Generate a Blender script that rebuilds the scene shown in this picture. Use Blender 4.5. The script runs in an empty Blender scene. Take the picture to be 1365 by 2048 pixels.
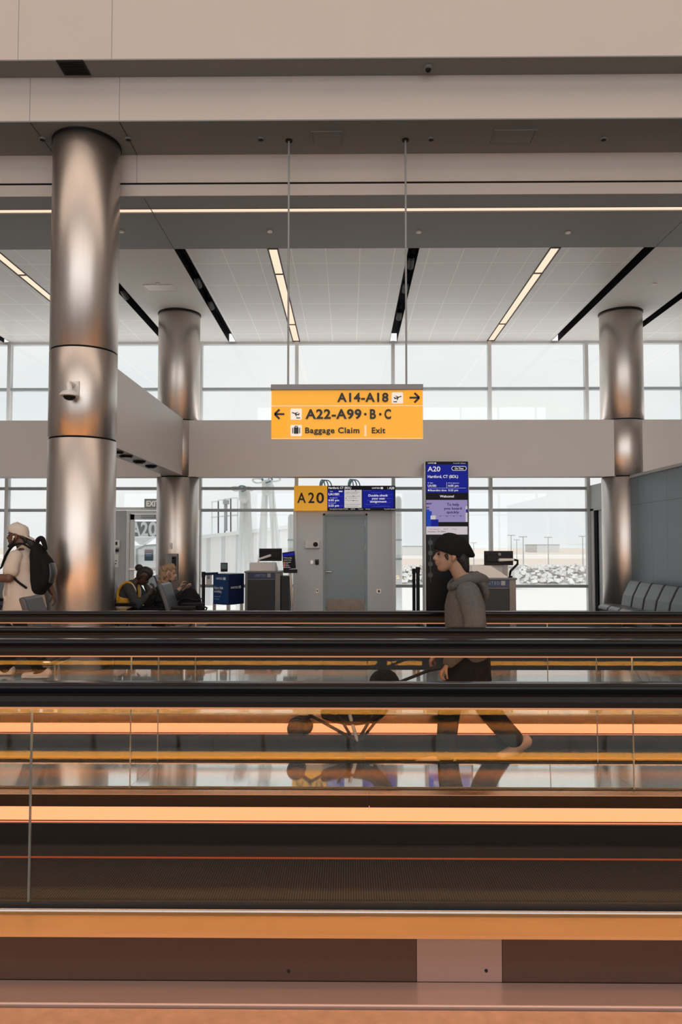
import bpy, math, random
from mathutils import Vector, Matrix
R = math.radians
C = bpy.context.scene.collection
random.seed(7)

# ------------------------------------------------------------------ camera, sky, hall lamps, fill light, exposure
FOC = 1480.0                      # focal length in pixels of the 1365 x 2048 frame
PITCH = math.atan(66 / FOC)
YAW = math.atan(14.5 / FOC)
EYE = 1.5
cam_data = bpy.data.cameras.new('camera')
cam_data.sensor_fit = 'VERTICAL'
cam_data.sensor_height = 36.0
cam_data.lens = 36.0 * FOC / 2048.0
cam_data.clip_end = 6000
cam = bpy.data.objects.new('camera', cam_data)
C.objects.link(cam)
cam.location = (0, 0, EYE)
cam.rotation_euler = (math.pi / 2 + PITCH, 0, YAW)
bpy.context.scene.camera = cam

scene = bpy.context.scene
scene.view_settings.view_transform = 'Standard'
scene.view_settings.look = 'None'
scene.view_settings.gamma = 1.0
scene.view_settings.exposure = 0.0
scene.cycles.max_bounces = 14
scene.cycles.transparent_max_bounces = 48
scene.cycles.diffuse_bounces = 5
scene.cycles.glossy_bounces = 6
scene.cycles.sample_clamp_indirect = 6.0

world = bpy.data.worlds.new('overcast')
scene.world = world
world.use_nodes = True
wn, wl = world.node_tree.nodes, world.node_tree.links
wn.clear()
w_out = wn.new('ShaderNodeOutputWorld')
w_bg = wn.new('ShaderNodeBackground')
w_tc = wn.new('ShaderNodeTexCoord')
w_map = wn.new('ShaderNodeMapping')
w_map.inputs['Scale'].default_value = (1.4, 1.4, 6.0)
w_noise = wn.new('ShaderNodeTexNoise')
w_noise.inputs['Scale'].default_value = 1.6
w_noise.inputs['Detail'].default_value = 5
w_ramp = wn.new('ShaderNodeValToRGB')
w_ramp.color_ramp.elements[0].position = 0.35
w_ramp.color_ramp.elements[0].color = (0.84, 0.865, 0.88, 1)
w_ramp.color_ramp.elements[1].position = 0.62
w_ramp.color_ramp.elements[1].color = (0.95, 0.94, 0.925, 1)
wl.new(w_tc.outputs['Generated'], w_map.inputs['Vector'])
wl.new(w_map.outputs['Vector'], w_noise.inputs['Vector'])
wl.new(w_noise.outputs['Fac'], w_ramp.inputs['Fac'])
wl.new(w_ramp.outputs['Color'], w_bg.inputs['Color'])
# the overcast is brighter on the side the hidden sun stands, behind the camera
w_sep = wn.new('ShaderNodeSeparateXYZ')
w_rng = wn.new('ShaderNodeMapRange'); w_rng.interpolation_type = 'SMOOTHSTEP'
w_rng.inputs['From Min'].default_value = 0.15; w_rng.inputs['From Max'].default_value = -0.75
w_rng.inputs['To Min'].default_value = 1.03; w_rng.inputs['To Max'].default_value = 2.6
wl.new(w_tc.outputs['Generated'], w_sep.inputs[0]); wl.new(w_sep.outputs['Y'], w_rng.inputs['Value']); wl.new(w_rng.outputs['Result'], w_bg.inputs['Strength'])
wl.new(w_bg.outputs['Background'], w_out.inputs['Surface'])

def area(name, loc, rot, sx, sy, power, col):
    l = bpy.data.lights.new(name, 'AREA')
    l.shape = 'RECTANGLE'; l.size = sx; l.size_y = sy; l.energy = power; l.color = col
    o = bpy.data.objects.new(name, l); C.objects.link(o)
    o.location = loc; o.rotation_euler = rot
    return o
HALL = (1.0, 0.80, 0.66)
area('hall_lamp', (0.0, 5.2, 10.1), (0, 0, 0), 25, 4.5, 420, HALL)
area('hall_lamp', (0.0, -4.5, 10.1), (0, 0, 0), 25, 6, 900, HALL)
area('fill_uplight', (0.0, 15.95, 3.45), (math.pi, 0, 0), 25, 0.3, 230, (1.0, 0.95, 0.90))  # added fill, hidden behind the bulkhead, to brighten the rear ceiling

# ------------------------------------------------------------------ pixel of the photograph -> point of the place
_d = Vector((-math.sin(YAW) * math.cos(PITCH), math.cos(YAW) * math.cos(PITCH), math.sin(PITCH)))
_r = Vector((math.cos(YAW), math.sin(YAW), 0))
_u = Vector((math.sin(YAW) * math.sin(PITCH), -math.cos(YAW) * math.sin(PITCH), math.cos(PITCH)))
def ray(u, v): return _d + _r * ((u - 682.5) / FOC) + _u * ((1024 - v) / FOC)
def at(u, v, Y):
    k = ray(u, v); s = Y / k.y
    return Vector((k.x * s, Y, EYE + k.z * s))
def atz(u, v, Z):
    k = ray(u, v); s = (Z - EYE) / k.z
    return Vector((k.x * s, k.y * s, Z))

# ------------------------------------------------------------------ materials
def new_mat(name):
    m = bpy.data.materials.new(name); m.use_nodes = True
    return m, m.node_tree.nodes, m.node_tree.links, m.node_tree.nodes['Principled BSDF']
def mat(name, col, rough=0.5, metal=0.0, var=0.06, scale=6.0, bump=0.0, bscale=60.0, emit=None, estr=0.0, stretch=None, spec=0.5, coat=0.0):
    m, n, l, b = new_mat(name)
    b.inputs['Roughness'].default_value = rough
    b.inputs['Metallic'].default_value = metal
    b.inputs['Specular IOR Level'].default_value = spec
    b.inputs['Coat Weight'].default_value = coat
    tc = n.new('ShaderNodeTexCoord'); mp = n.new('ShaderNodeMapping')
    if stretch: mp.inputs['Scale'].default_value = stretch
    l.new(tc.outputs['Object'], mp.inputs['Vector'])
    nz = n.new('ShaderNodeTexNoise'); nz.inputs['Scale'].default_value = scale; nz.inputs['Detail'].default_value = 4
    l.new(mp.outputs['Vector'], nz.inputs['Vector'])
    mx = n.new('ShaderNodeMix'); mx.data_type = 'RGBA'
    mx.inputs[6].default_value = tuple(c * (1 - var) for c in col) + (1,)
    mx.inputs[7].default_value = tuple(min(1, c * (1 + var)) for c in col) + (1,)
    l.new(nz.outputs['Fac'], mx.inputs[0])
    l.new(mx.outputs[2], b.inputs['Base Color'])
    if bump:
        n2 = n.new('ShaderNodeTexNoise'); n2.inputs['Scale'].default_value = bscale; n2.inputs['Detail'].default_value = 3
        l.new(mp.outputs['Vector'], n2.inputs['Vector'])
        bp = n.new('ShaderNodeBump'); bp.inputs['Strength'].default_value = bump; bp.inputs['Distance'].default_value = 0.01
        l.new(n2.outputs['Fac'], bp.inputs['Height']); l.new(bp.outputs['Normal'], b.inputs['Normal'])
    if emit:
        b.inputs['Emission Color'].default_value = tuple(emit) + (1,)
        b.inputs['Emission Strength'].default_value = estr
    return m
def glow(name, col, strength, base=(0.01, 0.01, 0.01)):
    return mat(name, base, 0.5, emit=col, estr=strength, spec=0.08)
def glass(name, tint, rough=0.0, boost=0.85):
    m, n, l, b = new_mat(name)
    n.remove(b)
    out = n['Material Output']
    tr = n.new('ShaderNodeBsdfTransparent'); tr.inputs['Color'].default_value = tuple(tint) + (1,)
    gl = n.new('ShaderNodeBsdfGlossy'); gl.inputs['Roughness'].default_value = rough
    lw = n.new('ShaderNodeLayerWeight')
    pw = n.new('ShaderNodeMath'); pw.operation = 'POWER'; pw.inputs[1].default_value = 5.0
    mu = n.new('ShaderNodeMath'); mu.operation = 'MULTIPLY_ADD'; mu.inputs[1].default_value = 0.96 * boost; mu.inputs[2].default_value = 0.04 * boost; mu.use_clamp = True
    mix = n.new('ShaderNodeMixShader')
    l.new(lw.outputs['Facing'], pw.inputs[0]); l.new(pw.outputs[0], mu.inputs[0]); l.new(mu.outputs[0], mix.inputs[0])
    l.new(tr.outputs[0], mix.inputs[1]); l.new(gl.outputs[0], mix.inputs[2]); l.new(mix.outputs[0], out.inputs['Surface'])
    return m
def grid_mat(name, col, line, sx, sy, wx, wy, ox=0, oy=0, rough=0.6, axes=('X', 'Y'), metal=0.0, var=0.04, bump=0.0, spec=0.5):
    """a surface with a regular grid of joint lines, laid out in the object's own coordinates"""
    m, n, l, b = new_mat(name)
    b.inputs['Roughness'].default_value = rough; b.inputs['Metallic'].default_value = metal; b.inputs['Specular IOR Level'].default_value = spec
    tc = n.new('ShaderNodeTexCoord'); sep = n.new('ShaderNodeSeparateXYZ'); l.new(tc.outputs['Object'], sep.inputs[0])
    fac = None
    for ax, s, w, o in ((axes[0], sx, wx, ox), (axes[1], sy, wy, oy)):
        if not s: continue
        a = n.new('ShaderNodeMath'); a.operation = 'ADD'; a.inputs[1].default_value = 1000 * s - o + w / 2; l.new(sep.outputs[ax], a.inputs[0])
        q = n.new('ShaderNodeMath'); q.operation = 'MODULO'; q.inputs[1].default_value = s; l.new(a.outputs[0], q.inputs[0])
        t = n.new('ShaderNodeMath'); t.operation = 'LESS_THAN'; t.inputs[1].default_value = w; l.new(q.outputs[0], t.inputs[0])
        if fac is None: fac = t
        else:
            x = n.new('ShaderNodeMath'); x.operation = 'MAXIMUM'; l.new(fac.outputs[0], x.inputs[0]); l.new(t.outputs[0], x.inputs[1]); fac = x
    nz = n.new('ShaderNodeTexNoise'); nz.inputs['Scale'].default_value = 1.3; nz.inputs['Detail'].default_value = 5
    l.new(tc.outputs['Object'], nz.inputs['Vector'])
    mv = n.new('ShaderNodeMix'); mv.data_type = 'RGBA'
    mv.inputs[6].default_value = tuple(c * (1 - var) for c in col) + (1,); mv.inputs[7].default_value = tuple(min(1, c * (1 + var)) for c in col) + (1,)
    l.new(nz.outputs['Fac'], mv.inputs[0])
    mx = n.new('ShaderNodeMix'); mx.data_type = 'RGBA'
    l.new(fac.outputs[0], mx.inputs[0]); l.new(mv.outputs[2], mx.inputs[6]); mx.inputs[7].default_value = tuple(line) + (1,)
    l.new(mx.outputs[2], b.inputs['Base Color'])
    if bump:
        bp = n.new('ShaderNodeBump'); bp.inputs['Strength'].default_value = bump; bp.inputs['Distance'].default_value = 0.004; bp.invert = True
        l.new(fac.outputs[0], bp.inputs['Height']); l.new(bp.outputs['Normal'], b.inputs['Normal'])
    return m

M = {}
M['fascia'] = mat('painted_fascia', (0.60, 0.55, 0.515), 0.6, var=0.03, scale=1.2, bump=0.02, bscale=220)
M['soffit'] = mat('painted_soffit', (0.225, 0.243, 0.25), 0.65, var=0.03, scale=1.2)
M['gyp'] = mat('gypsum_strip', (0.62, 0.62, 0.61), 0.65, var=0.03, scale=1.2)
M['bulkhead'] = mat('satin_bulkhead', (0.69, 0.655, 0.63), 0.42, var=0.04, scale=0.8)
M['tiles'] = grid_mat('ceiling_tile', (0.60, 0.60, 0.59), (0.80, 0.80, 0.79), 0.534, 1.0, 0.013, 0.02, 0.99 - 0.27, 0.77, 0.42)
M['column'] = mat('brushed_column_metal', (0.60, 0.55, 0.515), 0.36, 1.0, var=0.10, scale=3.0, bump=0.03, bscale=9, stretch=(3, 3, 0.5))
M['dark'] = mat('black_metal', (0.010, 0.010, 0.012), 0.5, var=0.1, spec=0.2)
M['slot'] = mat('black_recess', (0.006, 0.006, 0.008), 0.8, spec=0.1)
M['alu'] = mat('window_aluminium', (0.62, 0.63, 0.63), 0.4, 0.1, var=0.04)
M['alu_dark'] = mat('transom_aluminium', (0.36, 0.40, 0.43), 0.4, 0.1, var=0.04)
M['steel'] = mat('brushed_steel', (0.55, 0.54, 0.53), 0.32, 1.0, var=0.08, stretch=(0.5, 6, 6), scale=4)
M['rubber'] = mat('handrail_rubber', (0.004, 0.004, 0.005), 0.14, var=0.1, spec=0.18)
M['rail_guide'] = mat('rail_guide_metal', (0.016, 0.014, 0.014), 0.5, 0.0, var=0.08, spec=0.2)
M['glass'] = glass('balustrade_glass', (0.955, 0.96, 0.955), boost=0.42)
M['glass_edge'] = mat('glass_edge', (0.22, 0.25, 0.24), 0.2)
M['pane'] = glass('window_pane', (0.97, 0.985, 0.985), boost=0.8)
M['deck'] = mat('bronze_deck', (0.50, 0.29, 0.17), 0.24, 1.0, var=0.10, stretch=(0.4, 8, 8), scale=3)
M['deck_gold'] = mat('gold_bronze_deck', (0.90, 0.54, 0.24), 0.36, 1.0, var=0.10, stretch=(0.5, 5, 5), scale=2.2)
M['deck_mirror'] = mat('polished_deck', (0.90, 0.91, 0.91), 0.05, 1.0, var=0.03, stretch=(0.4, 4, 4))
M['side_panel'] = mat('bronze_side_panel', (0.095, 0.056, 0.043), 0.22, 0.7, var=0.12, scale=1.2, stretch=(0.6, 3, 3))
M['side_reflection'] = mat('side_panel_painted_reflection', (0.34, 0.225, 0.19), 0.3, 0.6, var=0.10, scale=1.2, stretch=(0.6, 3, 3))  # paler bronze: a soft reflection put into the base colour
M['kerb'] = mat('threshold_metal', (0.42, 0.285, 0.245), 0.3, 0.5, var=0.08, stretch=(0.4, 6, 6))
M['skirt'] = mat('walkway_skirt', (0.022, 0.017, 0.015), 0.5, 0.0, spec=0.08, var=0.1, stretch=(0.4, 4, 4))
M['led_amber'] = glow('amber_light_strip', (2.3, 0.60, 0.27), 1.0)
M['led_rail'] = glow('rail_light_strip', (1.0, 0.42, 0.13), 16.0)
M['led_back'] = glow('rear_light_strip', (21.0, 8.4, 1.1), 1.0)
M['led_lens'] = glow('rail_light_lens', (0.75, 0.30, 0.13), 0.8)
M['led_red'] = glow('comb_light', (1.0, 0.16, 0.03), 0.30)
M['led_warm'] = glow('warm_light_diffuser', (1.0, 0.70, 0.52), 1.15)
M['tread'] = grid_mat('ribbed_tread', (0.030, 0.027, 0.027), (0.007, 0.006, 0.006), 0.011, 0, 0.0045, 0, rough=0.75, metal=0.0, bump=0.4, spec=0.05)
M['terrazzo'] = mat('polished_terrazzo', (0.30, 0.30, 0.30), 0.07, var=0.12, scale=14, coat=0.8)
M['front_floor'] = mat('tan_terrazzo', (0.50, 0.265, 0.155), 0.35, var=0.28, scale=22)
M['carpet'] = mat('dark_carpet', (0.045, 0.05, 0.055), 0.95, spec=0.05, var=0.5, scale=5, bump=0.4, bscale=240, stretch=(0.7, 3, 1))
M['wing'] = grid_mat('blue_grey_wall_panel', (0.155, 0.21, 0.245), (0.05, 0.07, 0.085), 0.62, 2.25, 0.008, 0.010, rough=0.38, axes=('Y', 'Z'))
M['wall_grey'] = mat('grey_partition', (0.42, 0.43, 0.435), 0.5, var=0.03)
M['door'] = mat('grey_blue_door', (0.28, 0.345, 0.37), 0.42, var=0.04)
M['vest'] = mat('vestibule_panel', (0.60, 0.62, 0.635), 0.5, var=0.03)
M['white'] = mat('white_plastic', (0.72, 0.70, 0.68), 0.4)
M['black'] = mat('black_plastic', (0.010, 0.010, 0.012), 0.45, spec=0.2)
M['leather'] = mat('black_leather', (0.040, 0.048, 0.060), 0.32, var=0.15, bump=0.15, bscale=70)
M['bead'] = mat('satin_bead', (0.34, 0.34, 0.35), 0.16, 1.0, var=0.05)
M['chrome'] = mat('chrome', (0.72, 0.72, 0.72), 0.12, 1.0, var=0.02)
M['sign_amber'] = mat('amber_sign_face', (0.78, 0.385, 0.022), 0.45, var=0.03, emit=(0.80, 0.36, 0.015), estr=0.42)
M['sign_orange'] = mat('orange_sign_face', (0.85, 0.32, 0.002), 0.45, var=0.02, emit=(0.95, 0.33, 0.0), estr=0.55)
M['sign_line'] = mat('sign_line', (0.80, 0.62, 0.45), 0.5, emit=(0.9, 0.68, 0.48), estr=0.35)
M['sign_white'] = mat('sign_white', (0.78, 0.75, 0.71), 0.5, emit=(0.85, 0.80, 0.74), estr=0.35)
M['sign_black'] = mat('sign_black', (0.008, 0.007, 0.007), 0.5)
M['sign_grey'] = mat('sign_header', (0.19, 0.195, 0.215), 0.45, 0.2)
M['scr_blue'] = glow('screen_blue', (0.004, 0.010, 0.225), 1.0)
M['scr_black'] = glow('screen_black', (0.004, 0.004, 0.006), 1.0)
M['scr_white'] = glow('screen_white', (0.78, 0.74, 0.74), 0.9)
M['scr_paper'] = glow('screen_map', (0.56, 0.53, 0.52), 1.0)
M['scr_lilac'] = glow('screen_lilac', (0.26, 0.22, 0.42), 1.0)
M['scr_pale'] = glow('screen_pale', (0.56, 0.50, 0.52), 1.0)
M['scr_navy'] = glow('screen_navy', (0.003, 0.007, 0.06), 1.0)
M['scr_mid'] = glow('screen_mid_blue', (0.008, 0.05, 0.36), 1.0)
M['scr_violet'] = glow('screen_violet', (0.10, 0.06, 0.42), 1.0)
M['totem'] = mat('totem_black_glass', (0.005, 0.007, 0.009), 0.3, spec=0.15)
M['podium'] = mat('podium_charcoal', (0.030, 0.034, 0.038), 0.5, var=0.12, spec=0.3)
M['podium_frame'] = mat('podium_frame', (0.15, 0.15, 0.15), 0.4, 0.5)
M['navy'] = mat('navy_laminate', (0.010, 0.024, 0.085), 0.4)
M['blue'] = mat('blue_panel', (0.010, 0.055, 0.20), 0.42, var=0.1, scale=3)
M['txt_blue'] = mat('pale_blue_lettering', (0.20, 0.32, 0.52), 0.5)
M['txt_white'] = mat('white_lettering', (0.75, 0.75, 0.76), 0.5)
M['skin_tan'] = mat('skin_tan', (0.33, 0.185, 0.125), 0.5, var=0.06, spec=0.35)
M['skin_brown'] = mat('skin_brown', (0.105, 0.052, 0.033), 0.45, var=0.08, spec=0.4)
M['skin_dark'] = mat('skin_dark', (0.055, 0.030, 0.020), 0.45, var=0.08, spec=0.4)
M['skin_fair'] = mat('skin_fair', (0.45, 0.28, 0.20), 0.5, var=0.05, spec=0.35)
M['hair'] = mat('black_hair', (0.008, 0.007, 0.007), 0.5, var=0.3, bump=0.5, bscale=120)
M['blond'] = mat('blonde_hair', (0.34, 0.23, 0.14), 0.5, var=0.4, scale=40, bump=0.7, bscale=90, stretch=(3, 3, 0.7))
M['beanie'] = mat('black_knit', (0.007, 0.007, 0.008), 0.9, spec=0.15, var=0.3, bump=0.3, bscale=160)
M['hoodie'] = mat('grey_heather', (0.085, 0.078, 0.073), 0.95, var=0.30, scale=45, bump=0.3, bscale=120)
M['pants'] = mat('black_cloth', (0.008, 0.008, 0.010), 0.85, spec=0.15, var=0.2, bump=0.2, bscale=60)
M['tee'] = mat('off_white_cotton', (0.50, 0.44, 0.39), 0.9, var=0.05, bump=0.25, bscale=16)
M['cap'] = mat('cream_cap', (0.54, 0.49, 0.44), 0.85, var=0.05)
M['shoe'] = mat('white_sneaker', (0.66, 0.58, 0.52), 0.5, var=0.06)
M['sandal'] = mat('tan_shoe', (0.42, 0.25, 0.16), 0.6)
M['vest_y'] = mat('hi_vis_yellow', (0.62, 0.33, 0.03), 0.75, var=0.08)
M['reflective'] = mat('reflective_tape', (0.62, 0.60, 0.57), 0.35)
M['grey_shirt'] = mat('charcoal_shirt', (0.035, 0.042, 0.048), 0.9, var=0.1)
M['jet'] = mat('jet_bridge_white', (0.74, 0.74, 0.73), 0.5, var=0.03)
M['jet_rib'] = grid_mat('corrugated_white', (0.76, 0.75, 0.74), (0.60, 0.60, 0.60), 0.36, 0, 0.10, 0, rough=0.5, axes=('X', 'Z'))
M['teal'] = mat('teal_hose', (0.10, 0.20, 0.24), 0.5)
M['apron'] = mat('pale_concrete', (0.78, 0.75, 0.72), 0.8, var=0.05, scale=0.02)
M['field'] = mat('hazed_grass_field', (0.66, 0.57, 0.49), 0.9, var=0.12, scale=0.01, stretch=(0.25, 1.5, 1))  # distance haze is put into this pale ground colour
M['field_pale'] = mat('pale_dry_ground', (0.76, 0.71, 0.66), 0.9, var=0.08, scale=0.01, stretch=(0.25, 1.5, 1))
M['hills'] = mat('hazed_scrub_hills', (0.60, 0.61, 0.61), 0.9, var=0.1, scale=0.01)  # lightened so the base colour carries the horizon haze
M['rock'] = mat('hazed_concrete', (0.62, 0.60, 0.58), 0.9, var=0.3, scale=0.6)  # concrete lightened further for the haze over the bank
M['hangar'] = mat('hangar_wall', (0.50, 0.49, 0.48), 0.8)
M['pole_grey'] = mat('pole_grey', (0.30, 0.31, 0.32), 0.6)

# ------------------------------------------------------------------ mesh building
class MB:
    def __init__(s): s.v = []; s.f = []; s.m = []
    def add(s, vs, fs, mi=0):
        k = len(s.v); s.v += [tuple(p) for p in vs]; s.f += [tuple(i + k for i in f) for f in fs]; s.m += [mi] * len(fs); return s
    def box(s, x0, x1, y0, y1, z0, z1, mi=0):
        return s.add([(x0, y0, z0), (x1, y0, z0), (x1, y1, z0), (x0, y1, z0), (x0, y0, z1), (x1, y0, z1), (x1, y1, z1), (x0, y1, z1)],
                     [(0, 3, 2, 1), (4, 5, 6, 7), (0, 1, 5, 4), (1, 2, 6, 5), (2, 3, 7, 6), (3, 0, 4, 7)], mi)
    def prism(s, poly, axis, a, b, mi=0):
        """poly in the plane across axis: 'X' -> (y,z), 'Y' -> (x,z), 'Z' -> (x,y)"""
        def P(p, t): return (t, p[0], p[1]) if axis == 'X' else ((p[0], t, p[1]) if axis == 'Y' else (p[0], p[1], t))
        n = len(poly)
        ar = sum(poly[i][0] * poly[(i + 1) % n][1] - poly[(i + 1) % n][0] * poly[i][1] for i in range(n))
        if (ar < 0) != (axis == 'Y'): poly = poly[::-1]
        vs = [P(p, a) for p in poly] + [P(p, b) for p in poly]
        fs = [tuple(range(n - 1, -1, -1)), tuple(range(n, 2 * n))] + [(i, (i + 1) % n, n + (i + 1) % n, n + i) for i in range(n)]
        if a > b: fs = [f[::-1] for f in fs]
        return s.add(vs, fs, mi)
    def rings(s, rings, cap=True, mi=0):
        n = len(rings[0]); vs = [p for r in rings for p in r]; fs = []
        for i in range(len(rings) - 1):
            for j in range(n):
                k = (j + 1) % n
                fs.append((i * n + j, i * n + k, (i + 1) * n + k, (i + 1) * n + j))
        if cap:
            fs.append(tuple(range(n - 1, -1, -1))); fs.append(tuple(range((len(rings) - 1) * n, len(rings) * n)))
        return s.add(vs, fs, mi)
    def tube(s, pts, r, n=10, mi=0):
        pts = [Vector(p) for p in pts]; rs = r if isinstance(r, (list, tuple)) else [r] * len(pts)
        ref = None; rg = []
        for i, p in enumerate(pts):
            t = (pts[min(i + 1, len(pts) - 1)] - pts[max(i - 1, 0)]).normalized()
            if ref is None: ref = Vector((0, 0, 1)) if abs(t.z) < 0.9 else Vector((1, 0, 0))
            a = (ref - t * ref.dot(t)).normalized(); ref = a; b = t.cross(a)
            rg.append([p + (a * math.cos(2 * math.pi * k / n) + b * math.sin(2 * math.pi * k / n)) * rs[i] for k in range(n)])
        return s.rings(rg, True, mi)
    def lathe(s, prof, c=(0, 0, 0), n=48, mi=0, axis='Z'):
        rg = []
        for r, z in prof:
            ring = []
            for k in range(n):
                a = 2 * math.pi * k / n; x, y = r * math.cos(a), r * math.sin(a)
                ring.append((c[0] + x, c[1] + y, c[2] + z) if axis == 'Z' else ((c[0] + x, c[1] - z, c[2] + y) if axis == 'Y' else (c[0] + z, c[1] + x, c[2] + y)))
            rg.append(ring)
        return s.rings(rg, True, mi)
    def ball(s, c, rx, ry=None, rz=None, n=16, m=10, mi=0):
        ry = rx if ry is None else ry; rz = rx if rz is None else rz; rg = []
        for i in range(m + 1):
            t = math.pi * (i + 0.02) / (m + 0.04) - math.pi / 2
            rg.append([(c[0] + rx * math.cos(t) * math.cos(2 * math.pi * k / n), c[1] + ry * math.cos(t) * math.sin(2 * math.pi * k / n), c[2] + rz * math.sin(t)) for k in range(n)])
        return s.rings(rg, True, mi)
    def limb(s, pts, rad, n=14, sub=5, side=(0, 1, 0), cap=True):
        """a smooth tapering limb along pts; rad = (half width along side, half depth) per point"""
        P = [Vector(p) for p in pts]; A = [(r, r) if not isinstance(r, (tuple, list)) else r for r in rad]
        def cr(a, b, c, d, t): return 0.5 * ((2 * b) + (c - a) * t + (2 * a - 5 * b + 4 * c - d) * t * t + (3 * b - a - 3 * c + d) * t ** 3)
        Q, W = [], []
        for i in range(len(P) - 1):
            p0, p1, p2, p3 = P[max(i - 1, 0)], P[i], P[i + 1], P[min(i + 2, len(P) - 1)]
            for k in range(sub):
                t = k / sub; Q.append(cr(p0, p1, p2, p3, t))
                W.append((A[i][0] * (1 - t) + A[i + 1][0] * t, A[i][1] * (1 - t) + A[i + 1][1] * t))
        Q.append(P[-1]); W.append(A[-1])
        T = [(Q[min(i + 1, len(Q) - 1)] - Q[max(i - 1, 0)]).normalized() for i in range(len(Q))]
        if cap:
            for _ in range(1):
                t0, t1 = T[0], T[-1]; w0, w1 = W[0], W[-1]; q0, q1 = Q[0], Q[-1]
                pre = [(q0 - t0 * min(w0) * c, (w0[0] * k, w0[1] * k), t0) for c, k in ((0.95, 0.25), (0.75, 0.62), (0.42, 0.88))]
                post = [(q1 + t1 * min(w1) * c, (w1[0] * k, w1[1] * k), t1) for c, k in ((0.42, 0.88), (0.75, 0.62), (0.95, 0.25))]
                Q = [a[0] for a in pre] + Q + [a[0] for a in post]; W = [a[1] for a in pre] + W + [a[1] for a in post]; T = [a[2] for a in pre] + T + [a[2] for a in post]
        sd = Vector(side); rg = []
        for q, w, t in zip(Q, W, T):
            a = sd - t * sd.dot(t)
            if a.length < 0.05: a = Vector((0, 0, 1)) - t * t.z
            a.normalize(); b = t.cross(a)
            rg.append([q + a * (w[0] * math.cos(2 * math.pi * k / n)) + b * (w[1] * math.sin(2 * math.pi * k / n)) for k in range(n)])
        return s.rings(rg, True)
    def mesh(s, name):
        me = bpy.data.meshes.new(name); me.from_pydata(s.v, [], s.f); me.update(); return me
    def build(s, name, mats, parent=None, smooth=None, bevel=0.0, local=False, seg=2):
        me = s.mesh(name)
        ms = mats if isinstance(mats, (list, tuple)) else [mats]
        for q in ms: me.materials.append(M[q] if isinstance(q, str) else q)
        if len(ms) > 1: me.polygons.foreach_set('material_index', s.m)
        return link(name, me, parent, smooth, bevel, local, seg)

def world_of(o):
    basis = Matrix.Translation(o.location) @ o.rotation_euler.to_matrix().to_4x4()
    return basis if o.parent is None else world_of(o.parent) @ o.matrix_parent_inverse @ basis
def link(name, me, parent=None, smooth=None, bevel=0.0, local=False, seg=2):
    if smooth is not None:
        me.polygons.foreach_set('use_smooth', [True] * len(me.polygons))
        if smooth < 180: me.set_sharp_from_angle(angle=R(smooth))
    o = bpy.data.objects.new(name, me); C.objects.link(o)
    if bevel:
        b = o.modifiers.new('bevel', 'BEVEL'); b.width = bevel; b.segments = seg; b.limit_method = 'ANGLE'; b.angle_limit = R(40)
    if parent is not None:
        o.parent = parent
        if not local: o.matrix_parent_inverse = world_of(parent).inverted()
    return o

def body(mb, name, m, parent, voxel=0.007, smooth_it=4, cut=None):
    """fuse the limbs of mb into one continuous skin"""
    me = mb.mesh(name + '_raw'); o = bpy.data.objects.new(name + '_raw', me); C.objects.link(o)
    r = o.modifiers.new('fuse', 'REMESH'); r.mode = 'VOXEL'; r.voxel_size = voxel
    s = o.modifiers.new('smooth', 'SMOOTH'); s.iterations = smooth_it; s.factor = 0.5
    dg = bpy.context.evaluated_depsgraph_get(); dg.update()
    out = bpy.data.meshes.new_from_object(o.evaluated_get(dg)); out.name = name
    bpy.data.objects.remove(o); bpy.data.meshes.remove(me)
    out.materials.clear(); out.materials.append(M[m])
    return link(name, out, parent, smooth=180, local=True)

def thing(name, label, cat, loc=(0, 0, 0), rz=0.0, group=None):
    o = bpy.data.objects.new(name, None); C.objects.link(o)
    o.empty_display_size = 0.1
    o.location = loc; o.rotation_euler = (0, 0, rz)
    return tag(o, label, cat, group)
def tag(o, label, cat=None, group=None, kind=None):
    if label: o['label'] = label
    if cat: o['category'] = cat
    if group: o['group'] = group
    if kind: o['kind'] = kind
    return o
def structure(o, label, cat): return tag(o, label, cat, None, 'structure')
def dup(root, loc=None, rz=None, label=None):
    r = root.copy(); C.objects.link(r)
    if loc is not None: r.location = loc
    if rz is not None: r.rotation_euler = (0, 0, rz)
    if label: r['label'] = label
    for ch in list(root.children):
        c = ch.copy(); C.objects.link(c); c.parent = r
        for g in list(ch.children):
            d = g.copy(); C.objects.link(d); d.parent = c
    return r

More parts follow.
